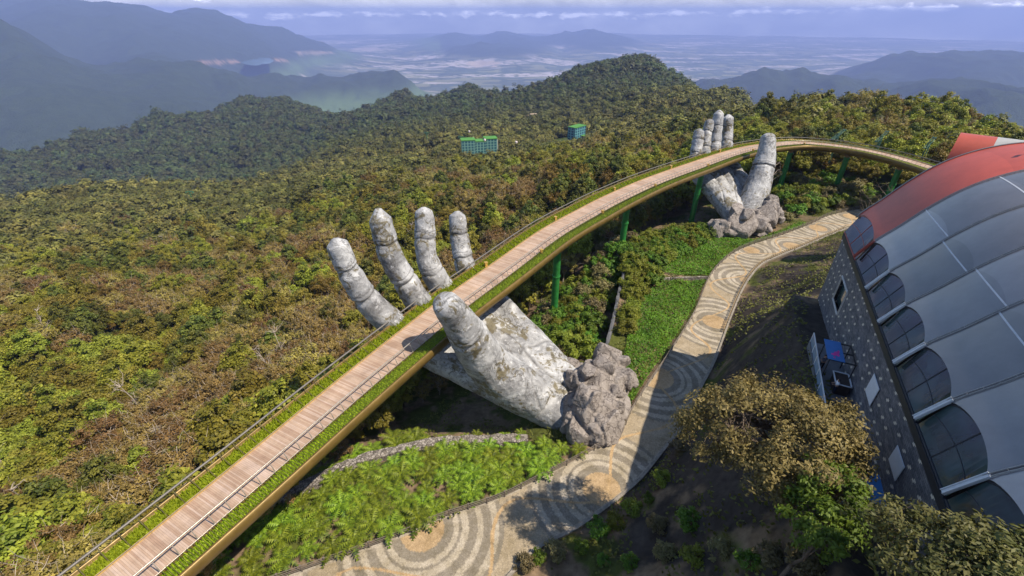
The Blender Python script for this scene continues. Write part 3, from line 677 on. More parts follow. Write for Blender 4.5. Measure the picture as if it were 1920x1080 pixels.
K1 = [(-11.8, 46.8, -5.6, 2.2), (-9.2, 51.0, -5.4, 2.2), (-6.8, 55.2, -5.2, 2.1), (-3.8, 59.6, -5.0, 1.9)]
H1F = [[(-11.0, 46.9, -5.4, 2.15), (-13.6, 46.0, -2.9, 1.95), (-15.0, 45.4, -.2, 1.75), (-16.0, 44.95, 1.5, 1.6), (-17.2, 44.28, 4.5, 1.4), (-18.1, 44.1, 7.6, 1.3), (-18.9, 43.9, 11.6, 1.14)],
       [(-8.6, 51.2, -5.2, 2.15), (-10.9, 50.4, -2.8, 1.95), (-12.4, 49.84, 0.0, 1.75), (-13.6, 49.36, 3.5, 1.55), (-14.7, 49.05, 6.5, 1.45), (-15.2, 49.4, 9.2, 1.42), (-15.55, 49.7, 12.7, 1.25)],
       [(-6.2, 55.4, -5.0, 2.0), (-8.6, 54.6, -2.8, 1.85), (-10.0, 53.9, -.2, 1.7), (-10.9, 53.8, 2.4, 1.52), (-11.4, 54.1, 4.6, 1.42), (-11.5, 55.1, 7.3, 1.38), (-11.6, 56.0, 10.5, 1.2)],
       [(-3.2, 59.8, -4.8, 1.8), (-5.4, 59.3, -2.9, 1.7), (-6.8, 59.2, -.7, 1.55), (-7.2, 59.4, 1.0, 1.48), (-7.5, 60.1, 2.3, 1.44), (-7.75, 60.85, 4.6, 1.38), (-7.95, 61.7, 7.6, 1.2)]]
T1 = [(3.6, 42.8, -11, 2.6), (.4, 43.2, -8.6, 3.0), (-2.6, 42.9, -5.4, 2.75), (-4.3, 41.9, -1.4, 2.4), (-5.2, 40.8, 1.6, 2.05), (-6.1, 39.7, 4.6, 1.68), (-7.1, 38.4, 7.4, 1.25)]
caps1 = [[W1[k], ((W1[k][0] * .5 + K1[k][0] * .5), (W1[k][1] * .5 + K1[k][1] * .5), -9.3, 2.55), K1[k]] for k in range(4)]
caps1 += [[(-.6, 43.5, -9.2, 2.6), (-6.5, 46.2, -8.2, 2.2), (-9.5, 48.6, -6.6, 2.0)], [(1.5, 47, -10.3, 2.4), (-3, 50.5, -8.6, 2.2), (-6.5, 53.4, -6.4, 2.0)], [(3, 51, -9.8, 2.2), (-1.5, 54.6, -8.2, 2.1), (-4.9, 57.6, -6.2, 1.9)],
          [(-1.6, 43.4, -7.4, 2.2), (-6, 45.4, -7.6, 2.0), (-10, 46.8, -6.4, 2.0)]]
stone_hand('nearer giant weathered stone hand with upright thumb beside the curved footbridge', H1F + [T1], caps1,
           [(.60, .80), (.52, .77), (.50, .76), (.52, .77), (.70,)], [[(1.07, 48.26, -5.6), (2.93, 49.94, -5.8), (5.25, 51.46, -6.2), (7.91, 53.32, -7.2)], [(-0.36, 48.26, -5.6), (1.69, 43.83, -6.4), (3.24, 40.61, -7.4), (5.42, 38.73, -8.6)], [(-2.22, 51.08, -5.0), (0.37, 49.91, -5.5), (3.53, 46.7, -6.6), (6.93, 44.63, -8.0)]])
W2 = [(57.0, 104.0, -13.0, 2.5), (58.0, 105.0, -12.8, 2.5), (59.4, 106.0, -12.6, 2.5), (60.6, 107.0, -12.4, 2.4)]
K2 = [(50.4, 115.6, -5.6, 2.2), (53.4, 118.6, -5.4, 2.2), (57.2, 121.6, -5.2, 2.2), (61.4, 124.8, -5.2, 2.2)]
H2F = [[(50.0, 116.4, -5.4, 2.1), (48.5, 119.0, -3.4, 1.8), (48.6, 120.8, -.7, 1.62), (49.0, 122.1, 1.9, 1.48), (49.2, 123, 4.4, 1.4), (49.35, 123.5, 6.1, 1.2)],
       [(53.0, 119.4, -5.2, 2.1), (51.6, 121.8, -2.8, 1.75), (51.8, 123.2, .8, 1.45), (52.0, 124.7, 3.6, 1.34), (52.5, 126.1, 6.0, 1.34), (52.85, 126.8, 7.9, 1.14)],
       [(56.9, 122.2, -5.0, 2.1), (55.5, 125.0, -2.6, 1.8), (55.7, 126.3, .8, 1.55), (55.9, 128.0, 4.0, 1.42), (56.0, 129.2, 7.1, 1.36), (56, 129.7, 9.6, 1.16)],
       [(61.2, 125.4, -5.0, 2.1), (60.1, 128.4, -2.6, 1.85), (60.2, 130, .6, 1.66), (60.5, 131.6, 3.2, 1.58), (60.25, 132.2, 5.7, 1.5), (60.05, 132.6, 7.9, 1.26)]]
T2 = [(59.0, 106.4, -11.5, 2.6), (60.6, 109.0, -9, 3.1), (62.3, 111.6, -5.6, 3.1), (63.6, 114.0, -2.2, 2.7), (64.4, 115.8, 1.2, 2.3), (64.6, 117.0, 3.8, 2.0), (64.4, 118.0, 6.2, 1.55)]
caps2 = [[W2[k], ((W2[k][0] * .5 + K2[k][0] * .5), (W2[k][1] * .5 + K2[k][1] * .5), -9.0, 2.5), K2[k]] for k in range(4)]
caps2 += [[(56.5, 109, -10.4, 2.2), (53.2, 114, -8.4, 2.1), (51.8, 117, -6.2, 2.0)], [(59, 111, -10.2, 2.2), (56.8, 116, -8.2, 2.2), (55.2, 119.8, -6, 2.0)], [(61.4, 113, -9.8, 2.4), (60.4, 118.6, -8, 2.2), (59.2, 123, -6, 2.0)],
          [(61.4, 110.6, -7.6, 2.2), (62.0, 115, -6.8, 2.1), (61.2, 120.5, -6, 2.0)]]
stone_hand('farther giant weathered stone hand with upright thumb rising beyond the bend of the path', H2F + [T2], caps2,
           [(.55, .8), (.52, .78), (.5, .76), (.52, .78), (.62,)], [[(52.75, 113.45, -5.5), (52.77, 108.22, -5.8), (52.93, 101.73, -6.8)], [(60.65, 122.53, -5.5), (57.12, 112.25, -5.8), (55.1, 102.26, -7.0)]])

# rocks at the wrists
def rock_fn(T):
    p = T.n('ShaderNodeTexCoord').outputs['Object']; n = T.noise(p, .8, 7, .7, .5)
    pd = T.n('ShaderNodeVectorMath', {0: p, 1: T.n('ShaderNodeVectorMath', {0: T.n('ShaderNodeTexNoise', {'Vector': p, 'Scale': .9, 'Detail': 5}).outputs[1], 'Scale': 2.2}, operation='SCALE').outputs[0]}, operation='ADD').outputs[0]
    v = T.n('ShaderNodeTexVoronoi', {'Vector': pd, 'Scale': .8}, feature='DISTANCE_TO_EDGE').outputs['Distance']
    crack = T.math('MULTIPLY', v, 22, clamp=True)
    c = T.ramp(n, [(.25, (.14, .12, .108)), (.5, (.27, .235, .21)), (.75, (.42, .375, .34))])
    c = T.mix(crack, T.mix(1, c, (.45, .42, .42), 'MULTIPLY'), c)
    return c, {'Normal': T.bump(T.math('ADD', T.math('MULTIPLY', crack, .25), T.math('MULTIPLY', T.noise(p, 2.6, 7, .75), .7)), .9, .32)}
M_rock = material('brown_rock', rock_fn, .75, 0, .3)
def rock(name, label, cat, lobes, seed, group=None, vox=.12):
    rng = np.random.default_rng(seed); mb = MB()
    big = list(lobes)
    for c, r, sc in big:
        for _ in range(4):
            d = rng.normal(size=3); d[2] = abs(d[2]) * .8; d /= np.linalg.norm(d); lobes.append((tuple(np.array(c) + d * r * np.array(sc) * .78), r * (.34 + .22 * rng.random()), (1, 1, 1)))
    for c, r, sc in lobes:
        import bmesh
        bm = bmesh.new(); bmesh.ops.create_icosphere(bm, subdivisions=4, radius=1); v = np.array([x.co[:] for x in bm.verts]); f = np.array([[q.index for q in p.verts] for p in bm.faces]); bm.free()
        for _ in range(14):                                       # slice flat facets off
            d = rng.normal(size=3); d /= np.linalg.norm(d); k = .48 + .25 * rng.random(); e = v @ d - k; v = v - np.outer(np.maximum(e, 0), d) * .98
        mb.add(v * r * (1.28 if r > 1.5 else 1.5) * np.array(sc) + np.array(c), f)
    tmp = bpy.data.objects.new(name, mb.mesh(name, M_rock)); COL.objects.link(tmp)
    rm = tmp.modifiers.new('r', 'REMESH'); rm.mode = 'VOXEL'; rm.voxel_size = vox
    for nm, tp, sz, st_ in (('d', 'CLOUDS', .7, .12), ('e', 'CLOUDS', .22, .10)):
        tx = bpy.data.textures.new('rock_' + nm, tp); tx.noise_scale = sz
        dm = tmp.modifiers.new(nm, 'DISPLACE'); dm.texture = tx; dm.strength = st_; dm.mid_level = .4; dm.texture_coords = 'LOCAL'
    me = bpy.data.meshes.new_from_object(tmp.evaluated_get(bpy.context.evaluated_depsgraph_get())); old = tmp.data; tmp.modifiers.clear(); tmp.data = me; me.name = name
    if not me.materials: me.materials.append(M_rock)
    bpy.data.meshes.remove(old); return tag(tmp, label, cat, group)
GR = 'rock masses at the wrists of the hands'
rock('boulder', 'craggy brown boulder mass at the wrist of the nearer stone hand beside the path', 'boulder',
     [((11.0, 45.2, -10.5), 3.3, (1, .95, 1.1)), ((14.3, 51.0, -10.6), 2.0, (1, 1, 1.2)), ((14.4, 47.0, -11.5), 2.5, (1, 1, 1.1)), ((10.2, 40.6, -11.2), 2.9, (1, .95, 1.1)), ((8.0, 38.6, -12.6), 1.9, (1, 1, 1)), ((11.6, 39.4, -12.4), 2.4, (1.1, 1, 1)),
      ((9.0, 48.2, -11.6), 2.0, (1, 1, 1.1)), ((7.6, 41.9, -12.2), 1.8, (1, 1, 1.2)), ((12.6, 42.6, -11.6), 2.2, (1, 1, 1))], 4, GR)
rock('boulder', 'craggy brown boulder mass at the wrist of the farther stone hand', 'boulder',
     [((55.0, 100.4, -11.0), 4.0, (1.1, .9, .95)), ((50.0, 99.4, -12.4), 2.8, (1.2, 1, .8)), ((60.2, 103.2, -10.8), 3.2, (1, .9, 1)), ((63.6, 106.0, -9.6), 2.6, (1, 1, 1.1)), ((65.2, 105.4, -11.4), 2.2, (1, 1, 1)), ((58.8, 101.2, -12.4), 3.0, (1, 1, .8))], 9, GR, .16)
# ------------------------------------------------------------------ the hall with the barrel roof
hallo = thing('barrel_roofed_hall', 'large hall with grey panelled barrel roof, red end band and dark stone wall', 'building', hall(0, 0, 0))
HL = -hall(0, 0, 0)
def hmesh(mb): mb.v = [(v + HL, t) for v, t in mb.v]; return mb
PROF = spline([(.55, 10.9), (.9, 12.0), (2.3, 13.9), (3.8, 16.1), (5.4, 18.0), (7.1, 19.4), (9.2, 20.5), (11.6, 21.2), (14.6, 21.5), (18, 21.0), (22, 19.4), (25, 17), (27.4, 13.8), (28.4, 10.5)], .25)
PLn = np.concatenate([[0], np.cumsum(np.linalg.norm(np.diff(PROF, axis=0), axis=1))])
PT_ = np.gradient(PROF, axis=0); PT_ /= np.linalg.norm(PT_, axis=1)[:, None]; PN_ = np.stack([-PT_[:, 1], PT_[:, 0]], 1)
def roofpt(a, l, lift=0.0):
    o = np.interp(l, PLn, PROF[:, 0]); z = np.interp(l, PLn, PROF[:, 1])
    o = o + np.interp(l, PLn, PN_[:, 0]) * lift; z = z + np.interp(l, PLn, PN_[:, 1]) * lift
    p = W0[None] + AX[None] * np.reshape(a, (-1, 1)) + PRP[None] * np.reshape(o, (-1, 1)); return np.concatenate([p, np.reshape(z, (-1, 1))], 1)
BAYS = [.7, -7.6, -14.6, -20.6, -26.3, -32.2, -38.0, -43.8, -49.6, -55.4, -61.2]
def membrane_fn(c):
    def fn(T):
        p = T.n('ShaderNodeTexCoord').outputs['Object']; t = T.attr('tint', 'Fac')
        n = T.noise(p, .7, 6, .7); sp = T.noise(p, 9, 3)
        col = T.mix(t, tuple(x * .6 for x in c), tuple(x * 1.3 for x in c))
        col = T.mix(1, col, T.ramp(n, [(.3, g3(.86)), (.7, g3(1.06))]), 'MULTIPLY')
        return col, {'Normal': T.bump(T.math('ADD', n, T.math('MULTIPLY', sp, .15)), .12, .06)}
    return fn
M_roof = material('grey_membrane', membrane_fn((.25, .24, .25)), .26, .4, .5)
M_red = material('red_membrane', membrane_fn((.64, .12, .075)), .45, 0, .4)
M_whiteroof = material('pale_membrane', membrane_fn((.58, .57, .55)), .5, 0, .4)
M_seam = plain('seam_strip', (.52, .53, .56), .45, .1, .1)
M_rib = plain('rib_tube', (.30, .29, .28), .4, .5, .2)
M_frame = plain('window_frame', (.03, .032, .04), .5, .2)
def glass_fn(T):
    p = T.n('ShaderNodeTexCoord').outputs['Object']
    return T.ramp(T.noise(p, .55, 3), [(.35, (.010, .016, .018)), (.65, (.03, .06, .062))])
M_glass = material('tinted_glass', glass_fn, .06, 0, .6)
rng = np.random.default_rng(8)
roofm = MB(); redm = MB()
for k in range(len(BAYS) - 1):
    a0, a1 = BAYS[k], BAYS[k + 1]; fr = np.linspace(0, 1, 15); seams = [5.4 + .5 * (k % 2) + .3 * rng.random(), 11.2 + .8 * rng.random(), 17.5 + .8 * rng.random(), 24, 30]
    ls = np.linspace(0, 1, 70); rows = []
    for f in fr:
        l0 = .95 + 0.8 * (4 * f * (1 - f)) ** .7; l = l0 + (PLn[-1] - l0) * ls
        rows.append(roofpt(np.full(70, a0 + (a1 - a0) * f), l, .02 + .16 * 4 * f * (1 - f)))
    P = np.stack(rows); lc = .95 + (PLn[-1] - .95) * (ls[:-1] + ls[1:]) / 2; tt_ = rng.random(8)
    t = np.tile(tt_[np.searchsorted(seams, lc)], 14); (redm if k == 0 else roofm).grid(P, 0, t * (.25 if k == 0 else 1))
    if k:
        for s_ in seams[:4]:
            q = np.stack([roofpt(a0 + (a1 - a0) * fr, np.full(15, s_ + d), .032 + .16 * 4 * fr * (1 - fr)) for d in (-.05, .05)], 1); roofm.grid(q, 1)
roof = hmesh(roofm).obj('roof', [M_roof, M_seam], hallo, True); hmesh(redm).obj('red_roof_band', M_red, hallo, True)
for k, a in enumerate(BAYS[:-1]):
    l = np.linspace(.6, PLn[-1], 60); rb = MB()
    for d in ((-.09, .09) if k else (0,)): rb.tube(roofpt(np.full(60, a + d), l, .09), .032 if k else .07, 6)
    if k:
        for x in np.arange(1.2, 24, .8): rb.tube([roofpt([a - .09], [x], .09)[0], roofpt([a + .09], [x], .09)[0]], .018, 4)
    hmesh(rb).obj('rib', M_rib, roof, True)
# glazing under the scalloped eaves
for k in range(len(BAYS) - 2):
    a0, a1 = BAYS[k] - .12, BAYS[k + 1] + .12; fr = np.linspace(0, 1, 15); low, up = [], []
    for f in fr:
        a = a0 + (a1 - a0) * f; l = .95 + 0.8 * (4 * f * (1 - f)) ** .7; low.append(hall(a, .05, 9.62)); up.append(roofpt([a], [l], -.1)[0])
    low, up = np.array(low), np.array(up); wm = MB().grid(np.stack([low, up], 1)[::-1])
    win = hmesh(wm).obj('window', M_glass, hallo)
    fm = MB(); fm.tube(up, .06, 6); fm.tube(low + np.array([0, 0, .04]), .07, 6)
    for f in (.5,):
        i = int(f * 14); fm.tube([low[i], up[i]], .05, 5)
    fm.tube((low + up) / 2, .035, 5)
    hmesh(fm).obj('window_frame', M_red if k == 0 else M_frame, win)
for k, a in enumerate(BAYS[1:-1]):
    A, B = hall(a, -.2, 10.0), hall(a, .92, 12.1); d = (B - A); L_ = np.linalg.norm(d); d /= L_; s_ = np.append(AX, 0); u = np.cross(d, s_)
    b = MB().box((A + B) / 2, (L_, .26, .12), ax=[d, s_, u]); b.box((A + B) / 2 + s_ * .13 + u * .08, (L_, .04, .1), ax=[d, s_, u]).box((A + B) / 2 - s_ * .13 + u * .08, (L_, .04, .1), ax=[d, s_, u])
    hmesh(b).obj('gutter', M_red if k == 0 else M_white, hallo)
def slate_fn(T):
    st = T.attr('st', 'Vector'); s3 = T.n('ShaderNodeSeparateXYZ', {0: st}).outputs
    br = T.n('ShaderNodeTexBrick', {'Vector': st, 'Color1': (.10, .105, .12), 'Color2': (.20, .20, .215), 'Mortar': (.045, .045, .05), 'Scale': 1.0, 'Mortar Size': .012, 'Brick Width': .52, 'Row Height': .17, 'Bias': 0.0}).outputs[0]
    c = T.mix(1, br, T.ramp(T.noise(st, .8, 5, .7), [(.3, (.55, .58, .66)), (.7, (1.3, 1.25, 1.2))]), 'MULTIPLY')
    # pale stones set into the wall in a loose regular pattern
    gx = T.math('ADD', T.math('MULTIPLY', s3[0], .78), T.math('MULTIPLY', T.math('FLOOR', T.math('MULTIPLY', s3[1], .85)), .5)); gy = T.math('MULTIPLY', s3[1], .85)
    wn = T.n('ShaderNodeTexWhiteNoise', {'Vector': T.n('ShaderNodeCombineXYZ', {0: T.math('FLOOR', gx), 1: T.math('FLOOR', gy), 2: 0}).outputs[0]}, noise_dimensions='3D').outputs['Value']
    off = T.math('MULTIPLY', wn, .4)
    fx = T.math('ABSOLUTE', T.math('SUBTRACT', T.math('FRACT', gx), T.math('ADD', .3, off))); fy = T.math('SUBTRACT', T.math('FRACT', gy), .5)
    stepx = T.math('MULTIPLY', T.math('SIGN', fy), .07)
    fx2 = T.math('ABSOLUTE', T.math('SUBTRACT', T.math('SUBTRACT', T.math('FRACT', gx), T.math('ADD', .3, off)), stepx))
    mk = T.math('MULTIPLY', T.math('LESS_THAN', fx2, .12), T.math('LESS_THAN', T.math('ABSOLUTE', fy), .13))
    mk = T.math('MULTIPLY', mk, T.math('GREATER_THAN', wn, .22))
    return T.mix(mk, c, (.60, .55, .46)), {'Normal': T.bump(br, .5, .04)}
M_slate = material('slate_wall', slate_fn, .75, 0, .3)
def wallquad(mb, a0, a1, z0, z1, o, mat=0):
    p = np.array([hall(a0, o, z0), hall(a1, o, z0), hall(a1, o, z1), hall(a0, o, z1)])
    mb.add(p, np.array([[3, 2, 1, 0]]) if a0 > a1 else np.array([[0, 1, 2, 3]]), mat, None, np.array([(-a0, z0, 0), (-a1, z0, 0), (-a1, z1, 0), (-a0, z1, 0)]))
wl = MB()
for a0, a1, z0, z1 in [(0, -6, -4, 9), (-6, -9.8, -4, 4), (-6, -9.8, 6.9, 9), (-9.8, -62, -4, 9)]: wallquad(wl, a0, a1, z0, z1, 0)
q0, q1 = hall(0, 0, -4), hall(0, 28.4, -4); wl.add([q0, q1, q1 + (0, 0, 14.5), q0 + (0, 0, 13)], np.array([[0, 1, 2, 3]]), 0, None, [(0, -4, 0), (28, -4, 0), (28, 10, 0), (0, 9, 0)])
hmesh(wl).obj('wall', M_slate, hallo)
be = MB(); c = (hall(.3, .18, 9.31) + hall(-62, .18, 9.31)) / 2; be.box(c, (62.3, .5, .6), ax=[np.append(AX, 0), np.append(PRP, 0), (0, 0, 1)]); hmesh(be).obj('eave_beam', M_dark, hallo)
# dark end glazing under the red arch
ge = MB(); l = np.linspace(.9, PLn[-1], 50); up = roofpt(np.full(50, .3), l, -.15); lo = up.copy(); lo[:, 2] = 9.5; ge.grid(np.stack([lo, up], 1)); gw = hmesh(ge).obj('end_window', M_glass, hallo)
fm = MB()
for i in range(3, 48, 5): fm.tube([lo[i], up[i]], .07, 5)
hmesh(fm).obj('window_frame', M_red, gw)
wq = MB(); wallquad(wq, -6, -9.8, 4, 6.9, .3); wd_ = hmesh(wq).obj('small_window', M_glass, hallo)
fm = MB()
for A_, B_ in (((-6, 4), (-9.8, 4)), ((-9.8, 4), (-9.8, 6.9)), ((-9.8, 6.9), (-6, 6.9)), ((-6, 6.9), (-6, 4))): fm.tube([hall(A_[0], -.04, A_[1]), hall(B_[0], -.04, B_[1])], .12, 4)
hmesh(fm).obj('window_frame', plain('pale_frame', (.45, .43, .40), .6), wd_)
M_board = plain('board_white', (.62, .65, .70), .6, 0, .06)
for a0, a1, z0, z1, lb in ((-24.2, -26.1, 5.5, 7.2, 'blank white board on the stone wall beside the blue canopy'), (-32.1, -33.9, 6.0, 7.3, 'blank white board on the stone wall above the glossy shrub')):
    c = hall((a0 + a1) / 2, -.09, (z0 + z1) / 2); b = MB().box((0, 0, 0), (abs(a1 - a0), .06, z1 - z0), ax=[np.append(AX, 0), np.append(PRP, 0), (0, 0, 1)])
    b.box((0, 0, 0), (abs(a1 - a0) + .1, .04, z1 - z0 + .1), ax=[np.append(AX, 0), np.append(PRP, 0), (0, 0, 1)]); o = b.obj('notice_board', M_board, loc=None); o.location = c; tag(o, lb, 'board', 'white boards on the stone wall')
# second, smaller vault behind
v2 = thing('red_arched_pavilion', 'smaller arched roof with red end band and pale cover behind the big hall', 'building', (70, 75, 9))
E0 = np.array([72.3, 75.6, 9.6]); a2 = np.array([.70, -.714, 0]); b2 = np.array([.714, .70, 0])
th = np.linspace(.12, math.pi, 40)
def vp(x, t): return E0 + a2 * x + b2 * (4.6 - 4.6 * math.cos(t)) + np.array([0, 0, 5.2 * math.sin(t)]) - np.array([70, 75, 9.])
for x0, x1, nm, mt in ((0, 4.6, 'red_band', M_red), (4.6, 30, 'roof_cover', M_whiteroof)):
    P = np.array([[vp(x, t) for t in th] for x in np.linspace(x0, x1, 6)]); MB().grid(P).obj(nm, mt, v2, True)
P = np.array([[vp(.2, t) * np.array([1, 1, 0]) + np.array([0, 0, vp(.2, t)[2] if k else -8]) for k in (0, 1)] for t in th]); MB().grid(P).obj('end_wall', M_glass, v2)
fl = MB(); A = roofpt([-2.6], [17.5], .05)[0]; B = roofpt([-3.4], [15.4], .55)[0]; C_ = roofpt([-3.8], [14.3], .75)[0]; ww = A.copy()
fl.tube([A - ww, (A + (0, 0, .5)) - ww, B - ww, C_ - ww], .05, 6).box(C_ - ww, (.55, .22, .16), .5); o = fl.obj('floodlight', M_dark, loc=None); o.location = ww; tag(o, 'dark floodlight on a bent arm on top of the red roof band', 'floodlight')

# ------------------------------------------------------------------ terrace by the hall
def slab(mb, a0, a1, o0, o1, z0, z1):
    v = [hall(a, o, z + (0 if z < 0 else 0)) for a in (a0, a1) for o in (o0, o1) for z in (z0, z1)]
    mb.add(v, np.array([[0, 1, 3, 2], [4, 6, 7, 5], [0, 4, 5, 1], [2, 3, 7, 6], [0, 2, 6, 4], [1, 5, 7, 3]]))
TZ = 2.55
tm = MB(); slab(tm, -14, -60, -2.55, -.004, TZ - 3, TZ); o = tm.obj('terrace_floor', plain('terrace_tiles', (.15, .155, .17), .6, 0, .25, 1.2)); tag(o, kind='structure')
tr = thing('terrace_railing', 'pale blue panelled railing along the edge of the terrace', 'railing', hall(-24, -2.45, TZ))
r0 = hall(-24, -2.45, TZ); pan = MB(); rail = MB()
for a in np.arange(-14, -36, -2.0):
    b = (hall(a - 1, -2.45, TZ + .55) - r0); pan.box(b, (1.86, .03, .85), ax=[np.append(AX, 0), np.append(PRP, 0), (0, 0, 1)])
    MB().tube([hall(a, -2.45, TZ) - r0, hall(a, -2.45, TZ + 1.1) - r0], .04, 6).obj('post', M_white, tr)
rail.box(hall(-25, -2.45, TZ + 1.12) - r0, (22, .09, .07), ax=[np.append(AX, 0), np.append(PRP, 0), (0, 0, 1)]); rail.obj('handrail', M_white, tr)
pan.obj('glass_panels', plain('blue_glass_panel', (.20, .30, .42), .15, 0, .1, 1, .5), tr)
ca_ = thing('canopy', 'small blue canopy with a pink flower mark on a black frame over the terrace', 'canopy', hall(-19.1, -1.2, TZ)); c0 = hall(-19.1, -1.2, TZ)
axs = [np.append(AX, 0), np.append(PRP, 0), (0, 0, 1)]
for a in (-17.6, -20.6):
    for o_ in (-2.2, -.2): MB().tube([hall(a, o_, TZ) - c0, hall(a, o_, TZ + 2.7) - c0], .05, 6).obj('post', M_dark, ca_)
fr_ = MB()
for a in (-17.6, -19.1, -20.6): fr_.box(hall(a, -1.2, TZ + 2.72) - c0, (.08, 2.1, .1), ax=axs)
for o_ in (-2.2, -1.1, -.2): fr_.box(hall(-19.1, o_, TZ + 2.72) - c0, (3.1, .08, .09), ax=axs)
fr_.obj('frame', M_dark, ca_)
cv_ = MB(); cv_.box(hall(-19.1, -1.72, TZ + 2.8) - c0, (3.2, 1.35, .05), ax=axs); cover = cv_.obj('cover', plain('blue_fabric', (.045, .16, .42), .6, 0, .12), ca_)
fm = MB(); rg = np.random.default_rng(2)
for i in range(26):
    a, o_ = -19.75 + .5 * (i / 26 - .2) + .2 * rg.normal(), -1.95 + .62 * (i / 26) + .05 * rg.normal(); s_ = .05 + .05 * rg.random(); k = np.linspace(0, 6.28, 7)[:-1]
    fm.add(np.array([hall(a + s_ * math.cos(x) * 1.6, o_ + s_ * math.sin(x), TZ + 2.829 + .0005 * i) - c0 for x in k]), [tuple(range(6))])
fm.obj('flower_mark', plain('pink_print', (.62, .05, .30), .6), cover)
ct = thing('service_counter', 'dark open service counter with pale rim against the stone wall', 'counter', hall(-20.9, -.75, TZ)); k0 = hall(-20.9, -.75, TZ)
MB().box((0, 0, .55), (1.9, 1.1, 1.1), ax=axs).obj('body', plain('dark_wood', (.05, .035, .03), .6), ct)
rm_ = MB()
for da, do, sx_, sy_ in ((.95, 0, .1, 1.3), (-.95, 0, .1, 1.3), (0, .6, 2.0, .1), (0, -.6, 2.0, .1)): rm_.box(np.append(AX * da + PRP * do, 1.14), (sx_, sy_, .07), ax=axs)
rm_.obj('rim', M_board, ct)
aw = thing('blue_awning', 'flat blue awning below the stone wall behind the glossy shrub', 'awning', hall(-34, -1.3, TZ)); w0 = hall(-34, -1.3, TZ)
MB().box((0, 0, 2.3), (2.6, 1.9, .07), ax=axs).obj('cover', plain('blue_cloth', (.05, .20, .48), .6, 0, .1), aw)
for da in (-1.2, 1.2):
    for do in (-.8, .8): MB().tube([np.append(AX * da + PRP * do, 0), np.append(AX * da + PRP * do, 2.27)], .04, 6).obj('post', M_dark, aw)

# ------------------------------------------------------------------ people on the terrace
def skin_obj(name, verts, edges, radii, mat, parent, root=0, sub=2):
    me = bpy.data.meshes.new(name); me.from_pydata([tuple(v) for v in verts], edges, []); o = bpy.data.objects.new(name, me); COL.objects.link(o)
    o.modifiers.new('k', 'SKIN')
    for i, r in enumerate(radii): me.skin_vertices[0].data[i].radius = (r, r)
    me.skin_vertices[0].data[root].use_root = True
    s = o.modifiers.new('s', 'SUBSURF'); s.levels = s.render_levels = sub
    new = bpy.data.meshes.new_from_object(o.evaluated_get(bpy.context.evaluated_depsgraph_get())); o.modifiers.clear(); o.data = new; bpy.data.meshes.remove(me)
    new.materials.clear(); new.materials.append(mat); new.polygons.foreach_set('use_smooth', np.ones(len(new.polygons), bool))
    if parent: o.parent = parent
    return o
M_skin = plain('skin', (.42, .25, .17), .55, 0, .06)
def person(loc, rz, label, shirt, trousers, hair, reach):
    root = thing('person', label, 'person', loc, rz)
    V, E, R = [], [], []
    def add(p, r, par=None):
        V.append(p); R.append(r); i = len(V) - 1
        if par is not None: E.append((par, i))
        return i
    pel = add((0, 0, .98), .12); ab = add((0, .01, 1.14), .115, pel); ch = add((0, 0, 1.34), .135, ab); nb = add((0, .01, 1.47), .06, ch); nk = add((0, .035, 1.54), .052, nb)
    hd = add((0, .055, 1.64), .088, nk); ht = add((0, .05, 1.73), .075, hd); ns = add((0, .145, 1.635), .016, hd); 
    for s in (-1, 1):
        er = add((s * .092, .05, 1.645), .02, hd)
        sh = add((s * .17, 0, 1.42), .062, ch); el = add((s * (.235 + .04 * reach), .07 * reach, 1.16), .042, sh); wr = add((s * (.2 - .06 * reach), .27 * reach, 1.0 + .16 * reach), .03, el)
        pm = add((s * (.19 - .07 * reach), .34 * reach + .01, .92 + .25 * reach), .028, wr)
        for f, (dx, ln) in enumerate(((-.03, .075), (-.01, .09), (.01, .085), (.03, .065))):
            k1 = add((V[pm][0] + dx, V[pm][1] + .04, V[pm][2] - .03), .010, pm); add((V[pm][0] + dx, V[pm][1] + .04 + ln * .5, V[pm][2] - .03 - ln * .5), .008, k1)
        t1 = add((V[pm][0] - s * .05, V[pm][1] + .02, V[pm][2] + .0), .011, pm); add((V[pm][0] - s * .06, V[pm][1] + .06, V[pm][2] - .01), .009, t1)
        hp = add((s * .095, 0, .92), .092, pel); kn = add((s * .105, .02, .5), .06, hp); an = add((s * .11, -.01, .09), .042, kn); add((s * .12, .13, .045), .036, an)
    skin_obj('body', V, E, R, M_skin, root)
    k = 1.0
    sv_ = [(0, 0, 1.0), (0, .01, 1.14), (0, 0, 1.34), (0, .01, 1.455)]; sr = [.15, .142, .16, .085]; se = [(0, 1), (1, 2), (2, 3)]
    for s in (-1, 1): sv_ += [(s * .17, 0, 1.42), (s * (.22 + .03 * reach), .05 * reach, 1.22)]; sr += [.082, .066]; n = len(sv_); se += [(2, n - 2), (n - 2, n - 1)]
    skin_obj('shirt', sv_, se, sr, shirt, root)
    tv = [(0, 0, 1.0)]; tr_ = [.135]; te = []
    for s in (-1, 1): tv += [(s * .095, 0, .9), (s * .105, .02, .5), (s * .11, -.01, .12)]; tr_ += [.108, .078, .062]; n = len(tv); te += [(0, n - 3), (n - 3, n - 2), (n - 2, n - 1)]
    skin_obj('trousers', tv, te, tr_, trousers, root)
    skin_obj('hair', [(0, .0, 1.74), (0, -.03, 1.66), (0, .06, 1.765)], [(0, 1), (0, 2)], [.088, .085, .07], hair, root)
    skin_obj('shoes', [(-.11, -.03, .05), (-.12, .15, .04), (.11, -.03, .05), (.12, .15, .04)], [(0, 1), (2, 3)], [.05, .045, .05, .045], trousers, root)
    return root
M_hair = plain('dark_hair', (.03, .02, .015), .6)
